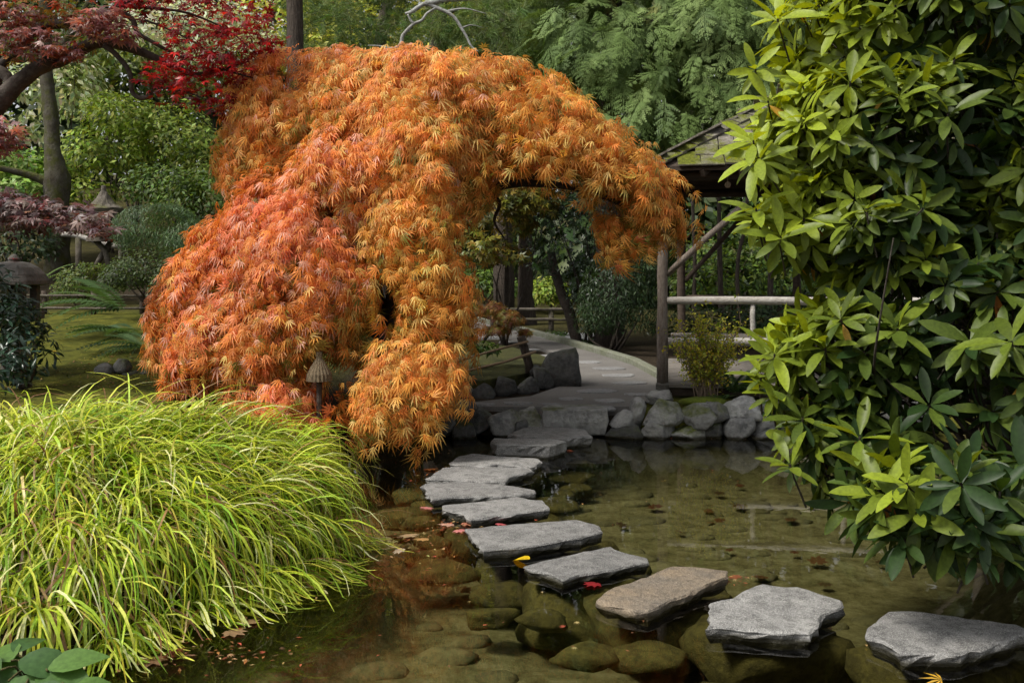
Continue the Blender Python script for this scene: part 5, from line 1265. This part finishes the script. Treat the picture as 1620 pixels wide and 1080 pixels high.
add('post', MB().tube([p0 - [0, 0, .1], p0, p1], .055, 10, .06).mesh('post', True), M['bark'], rf)
add('tie', MB().tube([p0 + (p1 - p0) * .3, p0 + (p1 - p0) * .42], .064, 10, .05).mesh('tie'), M['thatch'], rf)
add('tie', MB().tube([p0 + (p1 - p0) * .74, p0 + (p1 - p0) * .84], .062, 10, .05).mesh('tie'), M['thatch'], rf)
add('pole', MB().tube([W(848, 556, 12.3), W(800, 572, 12.2), W(700, 596, 12.0)], .016, 8).mesh('pole', True), M['pole'], rf)
add('pole', MB().tube([W(836, 540, 12.35), W(790, 552, 12.3), W(700, 578, 12.2)], .014, 8).mesh('pole', True), M['pole'], rf)
ff = thing('pole_fence', 'distant low pole fence crossing behind the path right of the thick trunk', 'fence', on_ground(870, 21.5))
for x in (690, 780, 872, 950): add('post', MB().tube([on_ground(x, 21.5), on_ground(x, 21.5) + [0, 0, .62]], .06, 8, .06).mesh('post', True), M['old_wood'], ff)
for h in (.28, .5): add('rail', MB().tube([on_ground(x, 21.45) + [0, 0, h + .1] for x in (640, 780, 872, 990)], .035, 8, .06).mesh('rail', True), M['old_wood'], ff)
gp = np.array([[*((px - 810) / FPX * Y, Y), gz1((px - 810) / FPX * Y, Y) + .03] for px, Y in ((690, 19.8), (960, 19.2), (990, 20.8), (680, 21.2))])
tag(sheet(gp, .1, 'gravel_path', surf_mat('pale_gravel', (.34, .34, .34), (.22, .22, .22), 30, (.46, .46, .45), 70, .6, .95, .8, 60)), 'pale gravel strip crossing behind the leaning trunk', 'path')

# ------------------------------------------------------------------ fallen leaves
def flat_leaf(lab, px, py, size, c, temps=T_STAR[0], z=.008, cat='leaf', group=None, tilt=.06):
    p = G(px, py, z); a = rng.uniform(0, 6.28); A = np.array([[math.cos(a), math.sin(a), 0]]); N_ = np.array([[rng.normal() * tilt, rng.normal() * tilt, 1]]); aa, bb, nn = frames(N_, A)
    tv, tf = temps; me = make_mesh('fallen_leaf', tv, tf, np.repeat(np.array([c]), len(tv), 0) * (1 + .1 * rng.normal(size=(len(tv), 1)))); me.materials.append(M['star']); tag(place('fallen_leaf', me, None, p, np.c_[aa[0], bb[0], nn[0]], size), lab, cat, group)
WIDE = t_star([-120, -75, -35, 0, 35, 75, 120], [.55, .85, .95, 1.05, .95, .85, .55], .26, .05)
CR, PK, RD, BR, OR_ = (.62, .46, .26), (.62, .24, .22), (.42, .03, .035), (.20, .11, .06), (.55, .2, .05)
flat_leaf('large cream maple leaf floating between the grass and the stones', 652, 846, 0.111, CR, WIDE)
flat_leaf('tan maple leaf floating against the large cream one', 672, 852, 0.076, (.6, .36, .14), WIDE)
flat_leaf('pale leaf floating against the tips of the grass', 606, 850, 0.093, (.5, .42, .2), WIDE)
flat_leaf('small crumpled whitish leaf below the large cream one', 634, 869, 0.060, (.62, .5, .36), WIDE, .02, tilt=.4)
flat_leaf('pale pink leaf drifted at the left corner of the sixth stone', 712, 829, 0.085, (.62, .38, .28), WIDE)
flat_leaf('rose leaf drifted just below the pale pink one', 726, 838, 0.064, PK, WIDE)
flat_leaf('reddish leaf drifted at the front of the stone with leaves', 738, 827, 0.064, (.5, .2, .12), WIDE)
flat_leaf('rosy red leaf wedged between the sixth and seventh stones', 789, 828, 0.060, (.6, .13, .14), WIDE)
flat_leaf('bright yellow oval leaf floating by the broad stone', 838, 884, 0.135, (.80, .55, .015), T_HOSTA[2], .025)
flat_leaf('dark red star leaf in the water before the grey stone', 940, 922, 0.072, (.30, .02, .025), WIDE)
flat_leaf('orange brown leaf at the right tip of the tan stone', 1143, 917, 0.068, (.42, .15, .05), WIDE)
flat_leaf('brown leaf in the water beyond the tip of the tan stone', 1160, 911, 0.060, (.26, .09, .04), WIDE)
flat_leaf('orange leaf on the water left of the third stone', 682, 741, 0.093, OR_, WIDE)
flat_leaf('pink leaf floating left of the sixth stone', 672, 803, 0.076, PK, WIDE)
flat_leaf('large tan maple leaf in the dark water under the grass tips', 386, 984, 0.102, (.42, .28, .15), WIDE)
flat_leaf('brown maple leaf touching the large tan one under the grass', 366, 998, 0.085, (.32, .2, .11), WIDE)
flat_leaf('brown maple leaf floating near the hosta', 240, 1040, 0.102, (.34, .19, .11), WIDE)
flat_leaf('dark folded leaf beside the brown one near the hosta', 268, 1036, 0.076, (.2, .09, .06), WIDE, .02, tilt=.4)
flat_leaf('small brown leaf right of the folded dark leaf', 298, 1036, 0.047, (.36, .2, .12), WIDE)
flat_leaf('yellow wisp of a leaf against the front of the nearest stone', 1490, 1074, 0.085, (.62, .36, .03), T_LACE[0], .02, tilt=.3)
flat_leaf('red leaves gathered at the waterline under the far kerb rocks', 757, 686, 0.076, (.4, .09, .04), WIDE)
flat_leaf('rust coloured leaf at the waterline beside the first stone', 900, 712, 0.051, (.45, .12, .05), WIDE)
flat_leaf('yellow leaf lying on the moss lawn', 84, 555, 0.051, (.6, .42, .04), WIDE, .72)
for k in range(40):
    for _ in range(30):
        c = np.array([rng.uniform(-1.3, 3.0), rng.uniform(3.7, 9.8)])
        if poly_dist(c[None], POND)[0] < -.5 and np.min(np.linalg.norm(SC[:, :2] - c, axis=1)) > .5: break
    a = rng.uniform(0, 6.28); A = np.array([[math.cos(a), math.sin(a), 0]]); N_ = np.array([[rng.normal() * .1, rng.normal() * .1, 1]]); aa, bb, nn = frames(N_, A)
    if k < 4:
        tv, tf = WIDE; me = make_mesh('sunken_leaf', tv, tf, np.repeat(np.array([((.12, .05, .025), (.09, .06, .03), (.14, .07, .03), (.08, .05, .03))[k]]), len(tv), 0)); me.materials.append(M['star'])
        lvs = (locals().get('lvs') or []) + [me]
    tag(place('sunken_leaf', lvs[k % 4], None, (c[0], c[1], gz1(*c) + .05), np.c_[aa[0], bb[0], nn[0]], rng.uniform(.05, .1)), 'brown sunken leaf lying on the pond bed', 'leaf', 'sunken leaves on the pond bed')
n = 420; src = np.array([(712, 830, 45, 10, 60), (760, 686, 70, 4, 60), (650, 860, 60, 25, 60), (690, 745, 35, 25, 50), (1150, 915, 25, 6, 20), (330, 1030, 120, 20, 70), (560, 720, 90, 12, 60), (1100, 690, 120, 3, 40), (900, 800, 200, 60, 20), (850, 1000, 300, 60, 20)])
pk = np.repeat(np.arange(len(src)), src[:, 4].astype(int)); n = len(pk); lp = np.array([G(src[k, 0] + rng.normal() * src[k, 2] * .7, src[k, 1] + rng.normal() * src[k, 3] * .7, .006) for k in pk])
k = (poly_dist(lp[:, :2], POND) < -.02) & (np.min(np.linalg.norm(lp[:, None, :2] - SC[None, :, :2], axis=2), 1) > .3)
V, F, C = scatter([t_star([-50, -20, 0, 22, 50], [.7, .9, 1, .9, .65], .07, .1), t_simple(.22, .1, .1)], lp[k], rng.normal(size=(k.sum(), 3)) * [1, 1, .05], rng.normal(size=(k.sum(), 3)) * .12 + [0, 0, 1], rng.uniform(.014, .04, k.sum()), palette([(.40, .16, .05), (.28, .12, .05), (.5, .35, .15), (.42, .1, .05), (.16, .09, .04)], int(k.sum())))
tag(foliage('floating_litter', M['leaf'], V, F, C), 'small dead leaves and bits drifting on the pond surface', 'leaf litter')
# litter on moss and path: uncountable
n = 2600; x = rng.uniform(-5, -2.2, n); y = rng.uniform(9.9, 16, n); z, d = ground_z(x, y); k = d > .15
V, F, C = scatter([t_simple(.3, .08, .1)], np.c_[x, y, z + .012][k], rng.normal(size=(k.sum(), 3)) * [1, 1, .1], rng.normal(size=(k.sum(), 3)) * .3 + [0, 0, 1], rng.uniform(.015, .05, k.sum()), palette([(.2, .1, .03), (.12, .06, .03), (.3, .2, .05), (.06, .07, .015)], int(k.sum())))
tag(foliage('leaf_litter', M['leaf'], V, F, C), 'tiny dead leaves scattered over the moss lawn', 'leaf litter')
